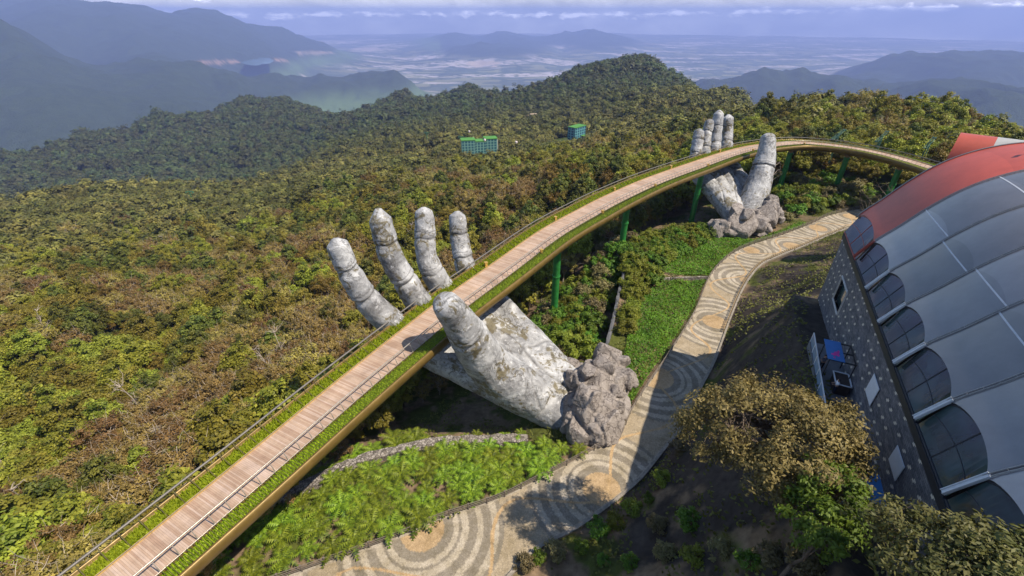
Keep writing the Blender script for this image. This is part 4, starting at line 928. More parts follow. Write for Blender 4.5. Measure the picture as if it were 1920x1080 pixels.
p = hall(-21.9, -1.25, TZ); person(p, math.radians(70), 'person in white shirt standing on the terrace with forearms held forward', plain('white_shirt', (.75, .76, .78), .8, 0, .05), plain('navy_trousers', (.03, .035, .06), .8), M_hair, 1.0)
p = hall(-18.6, -2.0, TZ); person(p, math.radians(160), 'person in dark clothes at the edge of the blue canopy', plain('grey_shirt', (.10, .10, .13), .8), plain('black_trousers', (.02, .02, .025), .8), M_hair, .5)

# ------------------------------------------------------------------ path fences, kerb, garden walls
M_post = plain('fence_timber', (.15, .125, .10), .75, 0, .3, 4)
def fence(name, label, line, h, step, rails, rr_, mat, cap=90):
    r0 = np.append(line[0], PZ); f = thing(name, label, 'fence', r0)
    s = np.concatenate([[0], np.cumsum(np.linalg.norm(np.diff(line, axis=0), axis=1))]); u = np.arange(.2, s[-1], step)
    P = np.stack([np.interp(u, s, line[:, 0]), np.interp(u, s, line[:, 1]), np.full(len(u), PZ)], 1) - r0
    for q in P[:cap]: MB().tube([q, q + (0, 0, h)], .075, 6).tube([q + (0, 0, h), q + (0, 0, h + .06)], .1, 6).obj('post', mat, f)
    for z in rails:
        L3 = np.stack([line[:, 0], line[:, 1], np.full(len(line), PZ + z)], 1)[::6] - r0; MB().tube(L3, rr_, 6).obj('rail', mat, f, True)
    return f
dl = (PR - PL) / np.linalg.norm(PR - PL, axis=1)[:, None]
vis = PL[:, 0] > -24
fence('path_fence', 'low dark timber fence between the garden beds and the patterned path', (PL + dl * .12)[vis], .95, 2.05, (.35, .62, .92), .045, M_post)
far_ = (PR[:, 1] > 60) & (PR[:, 0] < 90)
fence('path_fence', 'short post fence on the slope side of the far path bend', (PR - dl * .15)[far_], .7, .8, (.35, .62), .04, plain('bamboo_post', (.34, .25, .14), .7), 80)
kb = MB(); i0 = np.where(PR[:, 0] > -14)[0][0]; k_ = PR[i0::3]; n_ = dl[i0::3]
sec = [(.02, -.1), (.02, .2), (.34, .2), (.34, -.6)]
kb.grid(np.stack([np.column_stack([k_ + n_ * a, np.full(len(k_), PZ + z)]) for a, z in sec], 1)[:, ::-1])
tag(kb.obj('kerb', plain('kerb_stone', (.24, .21, .17), .9, 0, .45, 3)), kind='structure')
def walling_fn(T):
    p = T.pos(); v = T.n('ShaderNodeTexVoronoi', {'Vector': p, 'Scale': 3.2}, feature='DISTANCE_TO_EDGE').outputs['Distance']
    c = T.ramp(T.n('ShaderNodeSeparateColor', {0: T.n('ShaderNodeTexVoronoi', {'Vector': p, 'Scale': 3.2}).outputs['Color']}).outputs[0], [(0, (.14, .12, .10)), (1, (.38, .34, .30))])
    k = T.math('MULTIPLY', v, 10, clamp=True); return T.mix(k, (.06, .05, .045), c), {'Normal': T.bump(T.math('ADD', k, T.noise(p, 5, 5)), .8, .08)}
M_rubble = material('rubble_stone', walling_fn, .9, 0, .2)
def bank_wall(name, label, line, wd, z0, z1, mat):
    line = spline(line, .6); t = np.gradient(line[:, :2], axis=0); t /= np.linalg.norm(t, axis=1)[:, None]; nn = np.stack([t[:, 1], -t[:, 0]], 1); rg = np.random.default_rng(len(line)); ws = wd * (1 + .12 * rg.normal(size=len(line)))
    P = np.stack([np.column_stack([line[:, :2] + nn * (ws * f)[:, None], np.full(len(line), z) + .07 * rg.normal(size=len(line)) * (z == z1)]) for f, z in ((-.58, z0), (-.5, z1), (0, z1 + .08), (.5, z1), (.58, z0))], 1)
    o = MB().grid(P[:, ::-1]).obj(name, mat); return tag(o, label, 'wall')
bank_wall('stone_wall', 'low rubble stone wall curving between the fern bed and the shadowed hollow', [(-25.5, 30.2), (-23.1, 32.5), (-20.1, 34.6), (-16.8, 36.3), (-10.6, 38.1), (-4, 38.7), (2.0, 38.9)], 1.3, -15.5, -13.5, M_rubble)
bank_wall('retaining_wall', 'tall dark retaining wall beside the green bridge pier', [tuple(q) for q in RW], .5, -17.6, -12.3, plain('dark_concrete', (.10, .10, .105), .85, 0, .35, 1.2))
bank_wall('garden_wall', 'thin low wall dividing the two leafy green beds', [(28.6, 77.0), (32, 77.3), (36, 77.6), (38.6, 77.7)], .35, -13.6, -12.4, M_rubble)

# ------------------------------------------------------------------ far buildings, pylons, cable cars
def storey_fn(lo, hi, sx_, sz_):
    def fn(T):
        s3 = T.n('ShaderNodeSeparateXYZ', {0: T.attr('st', 'Vector')}).outputs
        a = T.math('LESS_THAN', T.math('ABSOLUTE', T.math('SUBTRACT', T.math('FRACT', T.math('MULTIPLY', s3[0], sx_)), .5)), .33)
        b = T.math('LESS_THAN', T.math('ABSOLUTE', T.math('SUBTRACT', T.math('FRACT', T.math('MULTIPLY', s3[1], sz_)), .5)), .36)
        return T.mix(T.math('MULTIPLY', a, b), hi, lo)
    return fn
M_win = material('green_glass_bays', storey_fn((.03, .10, .12), (.16, .30, .26), .28, .33), .25, 0, .5)
M_wing = material('blue_glass_bays', storey_fn((.025, .07, .12), (.12, .30, .32), .2, .3), .25, 0, .5)
M_groof = plain('green_roof', (.07, .22, .03), .6, 0, .15, .2); M_cream = plain('cream_plaster', (.55, .50, .38), .8, 0, .1, .2)
def block(root, name, cx, cy, sx_, sy_, z0, z1, mat, rz=0.0, roofm=None, ov=.6):
    cs, sn = math.cos(rz), math.sin(rz); R2 = np.array([[cs, sn], [-sn, cs]]); b = MB(); h = np.array([[-1, -1], [1, -1], [1, 1], [-1, 1]]) * np.array([sx_, sy_]) / 2
    q = h @ R2 + np.array([cx, cy])
    for i in range(4):
        j = (i + 1) % 4; L = np.linalg.norm(q[j] - q[i]); b.add([(*q[i], z0), (*q[j], z0), (*q[j], z1), (*q[i], z1)], np.array([[0, 1, 2, 3]]), 0, None, [(0, z0, 0), (L, z0, 0), (L, z1, 0), (0, z1, 0)])
    b.add([(*p, z1) for p in q], np.array([[0, 1, 2, 3]]))
    o = b.obj(name, mat, root)
    if roofm: MB().box((cx, cy, z1 + .35), (sx_ + ov, sy_ + ov, .7), rz).obj('roof', roofm, o)
    return o
P0 = at_r(900, 285, 545); hz_ = -5.0
ht = thing('hillside_hotel', 'long green-roofed glass hotel block standing in the forest slope', 'building', (P0[0], P0[1], gz(P0[0], P0[1]) + 3.5))
rz_ = -math.atan2(P0[0], P0[1]) + .12
for dx, dy, sx_, sy_, top in ((-14, -2, 16, 13, 18.5), (0, 1, 14, 12, 16), (13, 3, 15, 13, 18)):
    c, s = math.cos(rz_), math.sin(rz_); block(ht, 'wing', dx * c - dy * s, dx * s + dy * c, sx_, sy_, -6, top, M_win, rz_, M_groof)
dx, dy = 20.8, 3; block(ht, 'end_wall', dx * c - dy * s, dx * s + dy * c, .8, 13, -6, 18, M_cream, rz_)
block(ht, 'stair_core', -6.4 * c, -6.4 * s, 1.2, 14, -6, 19, M_cream, rz_)
P1 = at_r(1080, 268, 640)
h2 = thing('hillside_hotel', 'small blue glass building with green roof by the forest road', 'building', (P1[0], P1[1], gz(P1[0], P1[1]) + 3))
block(h2, 'wing', 0, 0, 12, 24, -5, 20, M_wing, -.75, M_groof); block(h2, 'annex', 11, -8, 10, 8, -5, 9, M_cream, -.75, M_groof)
yd = MB(); yv = np.array([at_r(u, v, 640) for u, v in ((1046, 262), (1060, 276), (1078, 280), (1082, 268), (1066, 256), (1052, 252))]); yv[:, 2] = [gz(x, y) + 5.5 for x, y in yv[:, :2]]; yd.add(yv, [tuple(range(6))]); o = yd.obj('hotel_yard', plain('shaded_yard', (.06, .07, .09), .8, 0, .2, .1)); tag(o, kind='structure')  # yard sheet coloured dark blue-grey for the building's shadow across it
P2 = at_r(1003, 211, 985); h3 = thing('hilltop_lodge', 'low tan lodge in a bare clearing on the forest ridge', 'building', (P2[0], P2[1], gz(P2[0], P2[1]) + 4))
M_tan = plain('tan_plaster', (.50, .36, .22), .8, 0, .15, .1)
for dx, L_, h_ in ((-20, 16, 5), (0, 20, 7.5), (22, 14, 5)): block(h3, 'wing', dx, abs(dx) * .1, L_, 9, -4, h_, M_tan, -.05, plain('sandy_roof', (.55, .42, .30), .8), 1)
M_pyl = plain('pylon_green', (.06, .15, .07), .6, 0, .1, .2)
def pylon(u, v, r, h, label):
    p = at_r(u, v, r); z = gz(p[0], p[1]); t = thing('cable_pylon', label, 'pylon', (p[0], p[1], z), 0, 'green cable car pylons')
    b = MB(); b.tube([(0, 0, -2), (0, 0, h)], [.9, .5], 8)
    b.obj('mast', M_pyl, t); MB().box((0, 0, h), (7, .8, .8)).box((0, 0, h - 2.5), (4.6, .6, .6)).box((3.3, 0, h - .8), (.5, 2.6, 1)).box((-3.3, 0, h - .8), (.5, 2.6, 1)).obj('crossarm', M_pyl, t)
pylon(866, 281, 570, 25, 'green cable pylon behind the long hotel block'); pylon(801, 262, 760, 26, 'green cable pylon on the slope left of the long hotel'); pylon(356, 362, 520, 22, 'green cable pylon in the forest on the near left ridge'); pylon(459, 322, 860, 26, 'green cable pylon on the mid left ridge')
M_cab = plain('cabin_white', (.72, .60, .58), .4, 0, .1)
for (u, v, r, lb) in ((909, 262, 520, 'white cable car cabin above the long hotel roof'), (968, 266, 500, 'white cable car cabin between the two hotels'), (1209, 292, 330, 'pale cable car cabin over the brown slope by the far hand'), (1073, 287, 480, 'reddish cable car cabin below the small hotel'), (880, 246, 640, 'white cable car cabin behind the long hotel')):
    p = at_r(u, v, r); t = thing('cable_car', lb, 'cable car', p, 0, 'cable car cabins')
    MB().tube([(0, 0, -1.5), (0, 0, -1.1), (0, 0, .5), (0, 0, .9)], [.9, 1.3, 1.3, .8], 10).obj('cabin', M_cab, t); MB().tube([(0, 0, .8), (.2, 0, 1.8), (0, 0, 2.8)], .12, 5).obj('hanger', M_dark, t)
# green lattice masts behind the far end of the bridge
M_teal = plain('teal_steel', (.045, .12, .10), .5, .2)
for (x, y, ang, lb) in ((96.4, 138.0, .4, 'green lattice arm behind the bend of the footbridge'), (107.5, 135.5, .5, 'green lattice arm between the other two beyond the bridge rail'), (115.5, 128.0, .6, 'green lattice arm closest to the red roof')):
    z = gz(x, y); t = thing('lattice_mast', lb, 'mast', (x, y, z), ang, 'green lattice arms beyond the bridge'); b = MB(); hh = 1.6 - z
    for dx in (-.35, .35):
        for dy in (-.35, .35): b.tube([(dx, dy, -1), (dx * .6, dy * .6, hh)], .07, 5)
    for i in range(int(hh)): b.tube([(-.3, -.3, i), (.3, -.3, i + 1)], .045, 4); b.tube([(.3, .3, i), (-.3, .3, i + 1)], .045, 4)
    b.obj('mast', M_teal, t); a_ = MB()
    for dy in (-.3, .3): a_.tube([(-2.0, dy, hh - 1.2), (2.2, dy, hh + 1.2)], .05, 5); a_.tube([(-2.0, dy, hh - 1.6), (2.2, dy, hh + .8)], .04, 5)
    for i in range(9): f = i / 8; a_.tube([(-2.0 + 4.2 * f, -.3, hh - 1.2 + 2.4 * f), (-2.0 + 4.2 * min(1, f + .1), .3, hh - 1.6 + 2.4 * f)], .035, 4)
    a_.box((2.0, 0, hh + .9), (.3, 1.0, .2)).box((-1.9, 0, hh - 1.4), (.3, 1.0, .2)); a_.obj('arm', M_teal, t)
# ------------------------------------------------------------------ vegetation
M_bark = plain('bark', (.13, .10, .075), .9, 0, .35, 3, .1)
M_pale = plain('pale_dead_wood', (.36, .30, .24), .85, 0, .3, 3, .1)
def hit(u, v):
    d = ray(u, v); t = np.concatenate([np.linspace(12, 160, 900), np.linspace(160, 900, 500)]); P = d * t[:, None] + np.array([0, 0, H])
    below = np.where(P[:, 2] < ground_z(P[:, 0], P[:, 1]))[0]
    return P[below[0]] if len(below) else P[-1]
def crown_pts(rng, ncl, nlf, R, Hc, zc, clump, flat=.75, form=.45, rnd=.5):
    """clump centres over a lumpy dome, leaves round each clump"""
    d = rng.normal(size=(ncl, 3)); d[:, 2] = np.abs(d[:, 2]) * 1.0 - .28; d /= np.linalg.norm(d, axis=1)[:, None]
    k = .45 + .6 * rng.random(ncl) ** .6; lump = 1 + .28 * np.sin(d[:, 0] * 3.1 + rng.random() * 6) * np.cos(d[:, 1] * 3.7 + rng.random() * 6)
    C = d * (k * lump)[:, None] * np.array([R, R, Hc]) + np.array([0, 0, zc])
    cl = rng.normal(size=(ncl, nlf, 3)); cl /= np.linalg.norm(cl, axis=2)[..., None] + 1e-9; cl = cl * (rng.random((ncl, nlf, 1)) ** .45)
    cs = clump * (.7 + .6 * rng.random((ncl, 1, 1))); L = C[:, None] + cl * cs * np.array([1, 1, flat])
    Nn = cl * .7 + np.array([0, 0, .35]) + form * (C[:, None] - np.array([0, 0, zc - .3 * Hc])) / np.array([R, R, Hc]) + rnd * rng.normal(size=cl.shape); Nn /= np.linalg.norm(Nn, axis=2)[..., None]
    tint = np.clip(.35 + .3 * rng.normal(size=(ncl, 1)) * .6 + .35 * (rng.random((ncl, nlf)) - .3), 0, 1)
    return C, L.reshape(-1, 3), Nn.reshape(-1, 3), tint.ravel()
def trunk_mb(rng, C, h0, r0, nb=9, mb=None, curve=.4):
    mb = mb or MB(); top = np.array([C[:, 0].mean() * .4, C[:, 1].mean() * .4, C[:, 2].mean()])
    z = np.linspace(-1.0, 1, 6)[:, None]; P = np.column_stack([rng.normal(size=6) * .12, rng.normal(size=6) * .12, np.linspace(-1.2, top[2], 6)]); P[:, :2] += np.linspace(0, 1, 6)[:, None] * top[:2]
    mb.tube(P, np.linspace(r0, r0 * .35, 6), 7)
    for c in C[rng.permutation(len(C))[:nb]]:
        k = rng.integers(2, 5); b = P[k]; m = (b + c) / 2 + rng.normal(size=3) * curve; m[2] += .3
        mb.tube([b, m, c * .96 + b * .04], [r0 * .42, r0 * .25, r0 * .08], 5, cap=False)
    return mb
M_leaf = {'green': leaf_mat('leaves_green', (.085, .10, .010), (.36, .33, .040), .26, .035), 'olive': leaf_mat('leaves_olive', (.095, .08, .012), (.36, .275, .045), .24, .03),
          'brown': leaf_mat('leaves_dry', (.12, .085, .024), (.42, .30, .09), .25, .03), 'dark': leaf_mat('leaves_dark', (.045, .06, .010), (.20, .20, .03), .22, .03)}
M_far = leaf_mat('leaves_far_forest', (.048, .066, .012), (.185, .195, .035), .14, .035, ((.085, .066, .020), (.25, .19, .05)))
KINDS = {}
for i, (kind, R, Hc, zc, ncl, nlf, clump, ls) in enumerate([('green', 2.7, 2.5, 4.6, 64, 62, .72, .20), ('green', 2.3, 3.2, 5.0, 58, 60, .70, .19), ('olive', 2.6, 2.2, 4.4, 66, 60, .62, .15), ('olive', 2.2, 2.7, 4.8, 56, 62, .60, .14),
                                                           ('brown', 2.5, 2.4, 4.6, 70, 50, .55, .13), ('dark', 2.5, 2.9, 4.7, 60, 66, .68, .18)]):
    rng = np.random.default_rng(100 + i); C, L, Nn, t = crown_pts(rng, ncl, nlf, R, Hc, zc, clump)
    V, Fq = leaf_quads(L, Nn, ls * (.7 + .7 * rng.random(len(L))), rng, .55)
    cm = MB().add(V, Fq, 0, t); tb = trunk_mb(rng, C, 4, .17, 26 if kind == 'brown' else 12)
    if kind == 'brown':
        for c in C[:34]:
            for _ in range(2): e = c + rng.normal(size=3) * .7 + (0, 0, .35); tb.tube([c, (c + e) / 2 + rng.normal(size=3) * .08, e], [.028, .02, .008], 3, cap=False)
    KINDS.setdefault(kind, []).append((cm.mesh('crown', M_leaf[kind]), tb.mesh('trunk', M_pale if kind == 'brown' else M_bark)))
    jm = MB(); jm.v = cm.v + tb.v; jm.f = cm.f + [(g + cm.n, np.ones_like(m_), t_) for g, m_, t_ in tb.f]; jm.n = cm.n + tb.n
    KINDS[kind][-1] += (jm.mesh('tree_mid', [M_leaf[kind], M_pale if kind == 'brown' else M_bark]),)
LOW = []
for i in range(6):
    rng = np.random.default_rng(200 + i); C, L, Nn, t = crown_pts(rng, 32, 22, 2.5, 2.5 + .4 * (i % 3), 4.0, .95, .8, 1.1, .42)
    V, Fq = leaf_quads(L, Nn, .36 * (.7 + .7 * rng.random(len(L))), rng, .65); LOW.append(MB().add(V, Fq, 0, t).mesh('tree_low', M_far))

# where the forest stands: everywhere in view but the garden, the bridge line and the hall
GARDEN = np.vstack([LE[::12] - bn[::12] * (np.interp(np.arange(len(LE)), [0, kmid + 80, kmid + 200, len(LE)], [3.4, 4.2, 5.5, 5.0])[::12])[:, None], [(112, 112), (150, 95), (150, -60), (-46, -60)]])
fr = np.random.default_rng(77); pts = []
for r0, r1, s_ in ((18, 130, 3.1), (130, 300, 3.7), (300, 700, 4.7), (700, 1400, 6.6), (1400, 2750, 9.8)):
    n = int(2 * r1 / s_); gx, gy = np.meshgrid((np.arange(n) - n / 2) * s_, np.arange(int(r1 / s_) + 2) * s_ - s_); p = np.stack([gx.ravel(), gy.ravel()], 1) + (fr.random((gx.size, 2)) - .5) * s_ * .9
    r = np.hypot(p[:, 0], p[:, 1]); p = p[(r >= r0) & (r < r1)]; pts.append(np.column_stack([p, np.full(len(p), s_)]))
pts = np.vstack(pts); pts = pts[~inpoly(pts[:, :2], GARDEN)]
pz = ground_z(pts[:, 0], pts[:, 1]); q = proj(np.column_stack([pts[:, :2], pz + 3])); ok = (q[:, 2] > 0) & (q[:, 0] > -260) & (q[:, 0] < 2180) & (q[:, 1] < 1330) & (q[:, 1] > -40)
pts, pz, q = pts[ok], pz[ok], q[ok]; r = np.hypot(pts[:, 0], pts[:, 1])
# leave out what stands behind a ridge
slp = (pz + 6 - H) / r; bi = np.clip(((np.arctan2(pts[:, 0], pts[:, 1]) + 1.2) / 2.4 * 240).astype(int), 0, 239); order = np.argsort(r); hor = np.full(240, -9.0); keep = np.zeros(len(r), bool)
for i in order:
    keep[i] = slp[i] > hor[bi[i]] - .012; hor[bi[i]] = max(hor[bi[i]], (pz[i] - H) / r[i])
def clear(u0, v0, ru, rv, rmin, rmax): return (((q[:, 0] - u0) / ru) ** 2 + ((q[:, 1] - v0) / rv) ** 2 < 1) & (r > rmin) & (r < rmax)
for a in ((905, 292, 44, 16, 470, 575), (1066, 268, 34, 24, 520, 690), (1003, 214, 30, 9, 880, 1040), (146, 224, 7, 10, 1500, 3200), (1060, 248, 22, 18, 600, 700)): keep &= ~clear(*a)
pts, pz, q, r = pts[keep], pz[keep], q[keep], r[keep]
kn = fbm(pts[:, 0] / 26 + 5, pts[:, 1] / 26, 3, 300) + .25 * (fr.random(len(r)) - .5); kb_ = fbm(pts[:, 0] / 55, pts[:, 1] / 40 + 2, 3, 310) + .22 * (fr.random(len(r)) - .5)
kind = np.where(kb_ > .615, 'brown', np.where(kn > .53, 'green', np.where(kn > .43, 'olive', 'dark'))); 
kind = np.where((kind == 'dark') & (r > 60) & (fr.random(len(r)) < .35), 'olive', kind)
kind = np.where((pts[:, 0] < 0) & (r < 75) & (kind == 'brown') & (fr.random(len(r)) < .6), 'green', kind)
size = pts[:, 2] / 3.1 * (.52 + 1.0 * fr.random(len(r)) ** 2.0); size = np.where(r < 330, size * .95, size * (.62 + .75 * fr.random(len(r)) ** 1.6))
rot = fr.random(len(r)) * 6.28
def place(u, v, r):
    if u > 1400: return 'on the right-hand ridge behind the far end of the footbridge'
    if u > 1000: return 'on the slope behind the middle of the footbridge'
    if v < 420: return 'on the hillside above the fingertips of the nearer hand'
    if u > 560 and v < 640: return 'close behind the fingers of the nearer hand'
    if v < 620: return 'on the open slope left of the nearer hand'
    if u > 420: return 'beside the outer rail of the footbridge below the nearer hand'
    if v < 840: return 'on the slope at the left edge of the view'
    return 'in the lower left corner beside the footbridge'
DESC = {'green': 'bright green leafy tree', 'olive': 'dull olive small-leaved tree', 'brown': 'dry brownish twiggy tree', 'dark': 'dark green dense tree'}
ind = np.argsort(np.where((q[:, 0] > -60) & (q[:, 0] < 1980) & (q[:, 1] < 1150), r / size, 1e9))[:262]
isind = np.zeros(len(r), bool); isind[ind] = True; made = {}
for i in ind:
    k = str(kind[i]); v = int(fr.integers(len(KINDS[k]))); cm_, tm_, _ = KINDS[k][v]
    szw = 'tall ' if size[i] > 1.12 else ('low ' if size[i] < .82 else '')
    lab = (szw + DESC[k] + ' ' + place(q[i, 0], q[i, 1], r[i])); lab = ' '.join(lab.split()[:16])
    loc = (pts[i, 0], pts[i, 1], pz[i] - .3)
    if (k, v) not in made:
        t = thing('forest_tree', lab, 'tree', loc, rot[i], 'trees of the forest slope'); link('crown', cm_, t); link('trunk', tm_, t); t.scale = (size[i],) * 3; made[(k, v)] = t
    else: copy_thing(made[(k, v)], loc, rot[i], float(size[i]), lab)
# the rest of the forest is one mass
pc_ = bpy.data.collections.new('forest_kinds'); allm = []
order_names = []
for k in ('brown', 'dark', 'green', 'olive'):
    for v, (a, b, c) in enumerate(KINDS[k]): order_names.append((k, v, c))
for n_, c in enumerate([x[2] for x in order_names] + LOW): o = bpy.data.objects.new('kind_%02d' % n_, c); pc_.objects.link(o)
idx = np.zeros(len(r), int)
for n_, (k, v, _) in enumerate(order_names):
    m_ = (kind == k) & ((np.arange(len(r)) % len(KINDS[k])) == v); idx[m_] = n_
far_m = r > 330 + 130 * fr.normal(size=len(r)) * .5; idx[far_m] = len(order_names) + fr.integers(0, len(LOW), far_m.sum())
st_ = ~isind; P = np.column_stack([pts[st_, :2], pz[st_] - .3 - np.where(r[st_] > 330, .9 * size[st_], 0)])
me = bpy.data.meshes.new('forest'); me.vertices.add(len(P)); me.vertices.foreach_set('co', P.ravel().astype(np.float32))
for nm, ty, val in (('kind_index', 'INT', idx[st_]), ('turn', 'FLOAT', rot[st_]), ('size', 'FLOAT', size[st_])):
    a = me.attributes.new(nm, ty, 'POINT'); a.data.foreach_set('value', val.astype(np.int32 if ty == 'INT' else np.float32))
fo = tag(link('forest', me), 'dense mixed forest covering the slopes and ridges behind the bridge', 'forest', kind='stuff')
ng = bpy.data.node_groups.new('forest_scatter', 'GeometryNodeTree'); ng.interface.new_socket('Geometry', in_out='INPUT', socket_type='NodeSocketGeometry'); ng.interface.new_socket('Geometry', in_out='OUTPUT', socket_type='NodeSocketGeometry')
N_ = ng.nodes; gi = N_.new('NodeGroupInput'); go = N_.new('NodeGroupOutput'); ip = N_.new('GeometryNodeInstanceOnPoints'); ci = N_.new('GeometryNodeCollectionInfo')
ci.inputs['Collection'].default_value = pc_; ci.inputs['Separate Children'].default_value = True; ci.inputs['Reset Children'].default_value = True
def na(name, ty): a = N_.new('GeometryNodeInputNamedAttribute'); a.data_type = ty; a.inputs['Name'].default_value = name; return a.outputs['Attribute']
cx = N_.new('ShaderNodeCombineXYZ'); ng.links.new(na('turn', 'FLOAT'), cx.inputs[2]); ng.links.new(gi.outputs[0], ip.inputs['Points']); ng.links.new(ci.outputs[0], ip.inputs['Instance'])
ip.inputs['Pick Instance'].default_value = True; ng.links.new(na('kind_index', 'INT'), ip.inputs['Instance Index']); ng.links.new(cx.outputs[0], ip.inputs['Rotation']); ng.links.new(na('size', 'FLOAT'), ip.inputs['Scale']); ng.links.new(ip.outputs[0], go.inputs[0])
fo.modifiers.new('scatter', 'NODES').node_group = ng

# bare pale trees standing in the forest and by the hall
def bare_mesh(seed, h, r0, lean, nb, mat):
    rng = np.random.default_rng(seed); mb = MB(); P = np.column_stack([np.cumsum(rng.normal(size=8) * .12) + lean * np.linspace(0, 1, 8) ** 1.4, np.cumsum(rng.normal(size=8) * .12), np.linspace(-1, h, 8)])
    mb.tube(P, np.linspace(r0, r0 * .25, 8), 6)
    br = MB()
    for _ in range(nb):
        k = rng.integers(2, 8); b = P[k]; a = rng.random() * 6.28; L = h * (.22 + .25 * rng.random()) * (1.1 - .06 * k); d = np.array([math.cos(a), math.sin(a), .55 + .6 * rng.random()]); d /= np.linalg.norm(d)
        m_ = b + d * L * .5 + rng.normal(size=3) * L * .08; e = b + d * L + rng.normal(size=3) * L * .12; br.tube([b, m_, e], [r0 * .42, r0 * .28, r0 * .08], 5, cap=False)
        for _ in range(4):
            f = .35 + .6 * rng.random(); s_ = b + (e - b) * f; e2 = s_ + (d * .5 + rng.normal(size=3) * .6) * L * .4; br.tube([s_, (s_ + e2) / 2 + rng.normal(size=3) * .06, e2], [r0 * .16, r0 * .1, r0 * .04], 4, cap=False)
    return mb.mesh('trunk', mat), br.mesh('limbs', mat)
BARE = [bare_mesh(1, 7.5, .19, 1.4, 12, M_pale), bare_mesh(2, 8.5, .2, -1.8, 14, M_pale), bare_mesh(3, 6.5, .18, 2.2, 11, M_pale)]
for n_, (u, v, sc_, lb) in enumerate([(95, 640, 1.0, 'pale bare dead tree on the left slope with a forked top'), (40, 905, 1.1, 'large pale bare dead tree at the left edge'), (28, 985, 1.0, 'pale bare dead tree near the lower left corner'), (105, 985, .9, 'thin pale bare tree beside the lower left corner'),
                                     (295, 800, .9, 'leaning pale dead trunk above the footbridge'), (330, 880, .8, 'fallen-looking pale dead trunk close to the near bridge rail'), (520, 720, .9, 'slender pale leaning trunk below the nearest finger'), (545, 700, .8, 'second slender pale trunk below the nearest finger'), (140, 770, .8, 'small pale dead tree in the brown patch at left'),
                                     (455, 480, 1.0, 'pale dead tree on the mid slope'), (250, 480, 1.1, 'pale dead tree standing out on the left hillside'), (310, 470, 1.0, 'pale dead tree right of another on the left hillside'), (1440, 370, 1.0, 'dark bare tree behind the far thumb'), (770, 470, .8, 'bare branchy tree between the second and third finger')]):
    p = hit(u, v); a, b = BARE[n_ % 3]; t = thing('bare_tree', lb, 'tree', (p[0], p[1], gz(p[0], p[1]) + 3.2), n_ * 1.7, 'bare trees'); t.scale = (sc_ * 1.15,) * 3; link('trunk', a, t); link('limbs', b, t)
BT = [bare_mesh(11, 13, .15, 3.5, 22, M_bark), bare_mesh(12, 11, .12, 2.0, 18, M_bark)]
for n_, (x, y, rz_, lb) in enumerate([(58.5, 70.5, .3, 'tall leafless branching tree in front of the red roof end'), (61.5, 73.5, 1.0, 'leafless tree just beyond the tall one by the red roof'), (56, 67, -.4, 'thin leafless tree leaning over the end of the path')]):
    a, b = BT[n_ % 2]; t = thing('bare_tree', lb, 'tree', (x, y, gz(x, y) - .3), rz_, 'leafless trees by the red roof'); t.scale = ((1, .9, .8)[n_],) * 3; link('trunk', a, t); link('limbs', b, t)

# the big trees by the hall
def big_tree(name, label, c, R, Hc, base_, ncl, nlf, clump, ls, mat, seed, r0, flat=.8):
    rng = np.random.default_rng(seed); C, L, Nn, t = crown_pts(rng, ncl, nlf, R, Hc, 0, clump, flat); b0 = np.array(base_) - np.array(c); T_ = thing(name, label, 'tree', c)
    V, Fq = leaf_quads(L, Nn, ls * (.65 + .7 * rng.random(len(L))), rng, .42); MB().add(V, Fq, 0, t).obj('crown', mat, T_)
    mb = MB(); forks = [b0 + (np.array([0, 0, 0]) - b0) * f + rng.normal(size=3) * .3 * f for f in (0, .35, .62)]; mb.tube(forks, [r0, r0 * .8, r0 * .6], 9); top = forks[-1]
    for k in range(9):
        d = C[rng.integers(len(C))] * .55; mb.tube([top, (top + d) / 2 + rng.normal(size=3) * .3, d], [r0 * .5, r0 * .3, r0 * .18], 6)
        for c_ in C[np.argsort(np.linalg.norm(C - d, axis=1))[:max(4, ncl // 9)]]:
            m_ = (d + c_) / 2 + rng.normal(size=3) * .25; mb.tube([d, m_, c_], [r0 * .17, r0 * .1, r0 * .035], 5, cap=False)
            for _ in range(2): e = c_ + rng.normal(size=3) * clump * .7; mb.tube([c_, e], [r0 * .04, r0 * .015], 3, cap=False)
    mb.obj('trunk', M_pale if seed == 99 else M_bark, T_); return T_
M_t1 = leaf_mat('leaves_autumn', (.075, .062, .020), (.33, .25, .085), .22, .02); M_t2 = leaf_mat('leaves_glossy', (.06, .08, .018), (.22, .21, .06), .18, .02)
c1 = np.array([18.8, 21.6, 6.0]); big_tree('broad_tree', 'large broad tree with brown and olive foliage below the terrace', tuple(c1), 5.2, 4.0, (22.3, 25.9, gz(22.3, 25.9) - .5), 270, 120, .80, .13, M_t1, 31, .34)
c2 = np.array([19.4, 10.9, 11.0]); big_tree('glossy_tree', 'glossy olive-leaved tree in the lower right corner beside the hall', tuple(c2), 2.9, 1.9, (17.0, 11.5, gz(17, 11.5) - .5), 120, 90, .62, .12, M_t2, 32, .22)
c4 = np.array([20.8, 9.6, 12.0]); big_tree('glossy_tree', 'small olive-leaved tree against the lowest windows of the hall', tuple(c4), 2.0, 1.5, (18.6, 9.4, gz(18.6, 9.4) - .5), 60, 70, .5, .12, M_t2, 35, .16)
M_t3 = leaf_mat('leaves_fresh', (.07, .13, .012), (.19, .28, .03), .3, .02)
for n_, (c3, R3, lb) in enumerate([((19.2, 16.9, 7.4), 1.7, 'fresh green leafy tree beside the lower right of the broad brown tree'), ((17.9, 15.2, 6.6), 1.8, 'fresh green tree between the broad brown tree and the glossy tree')]):
    big_tree('young_tree', lb, c3, R3, R3 * .9, (c3[0] - .8, c3[1], gz(c3[0] - .8, c3[1]) - .4), 46, 80, .55, .14, M_t3, 40 + n_, .14)

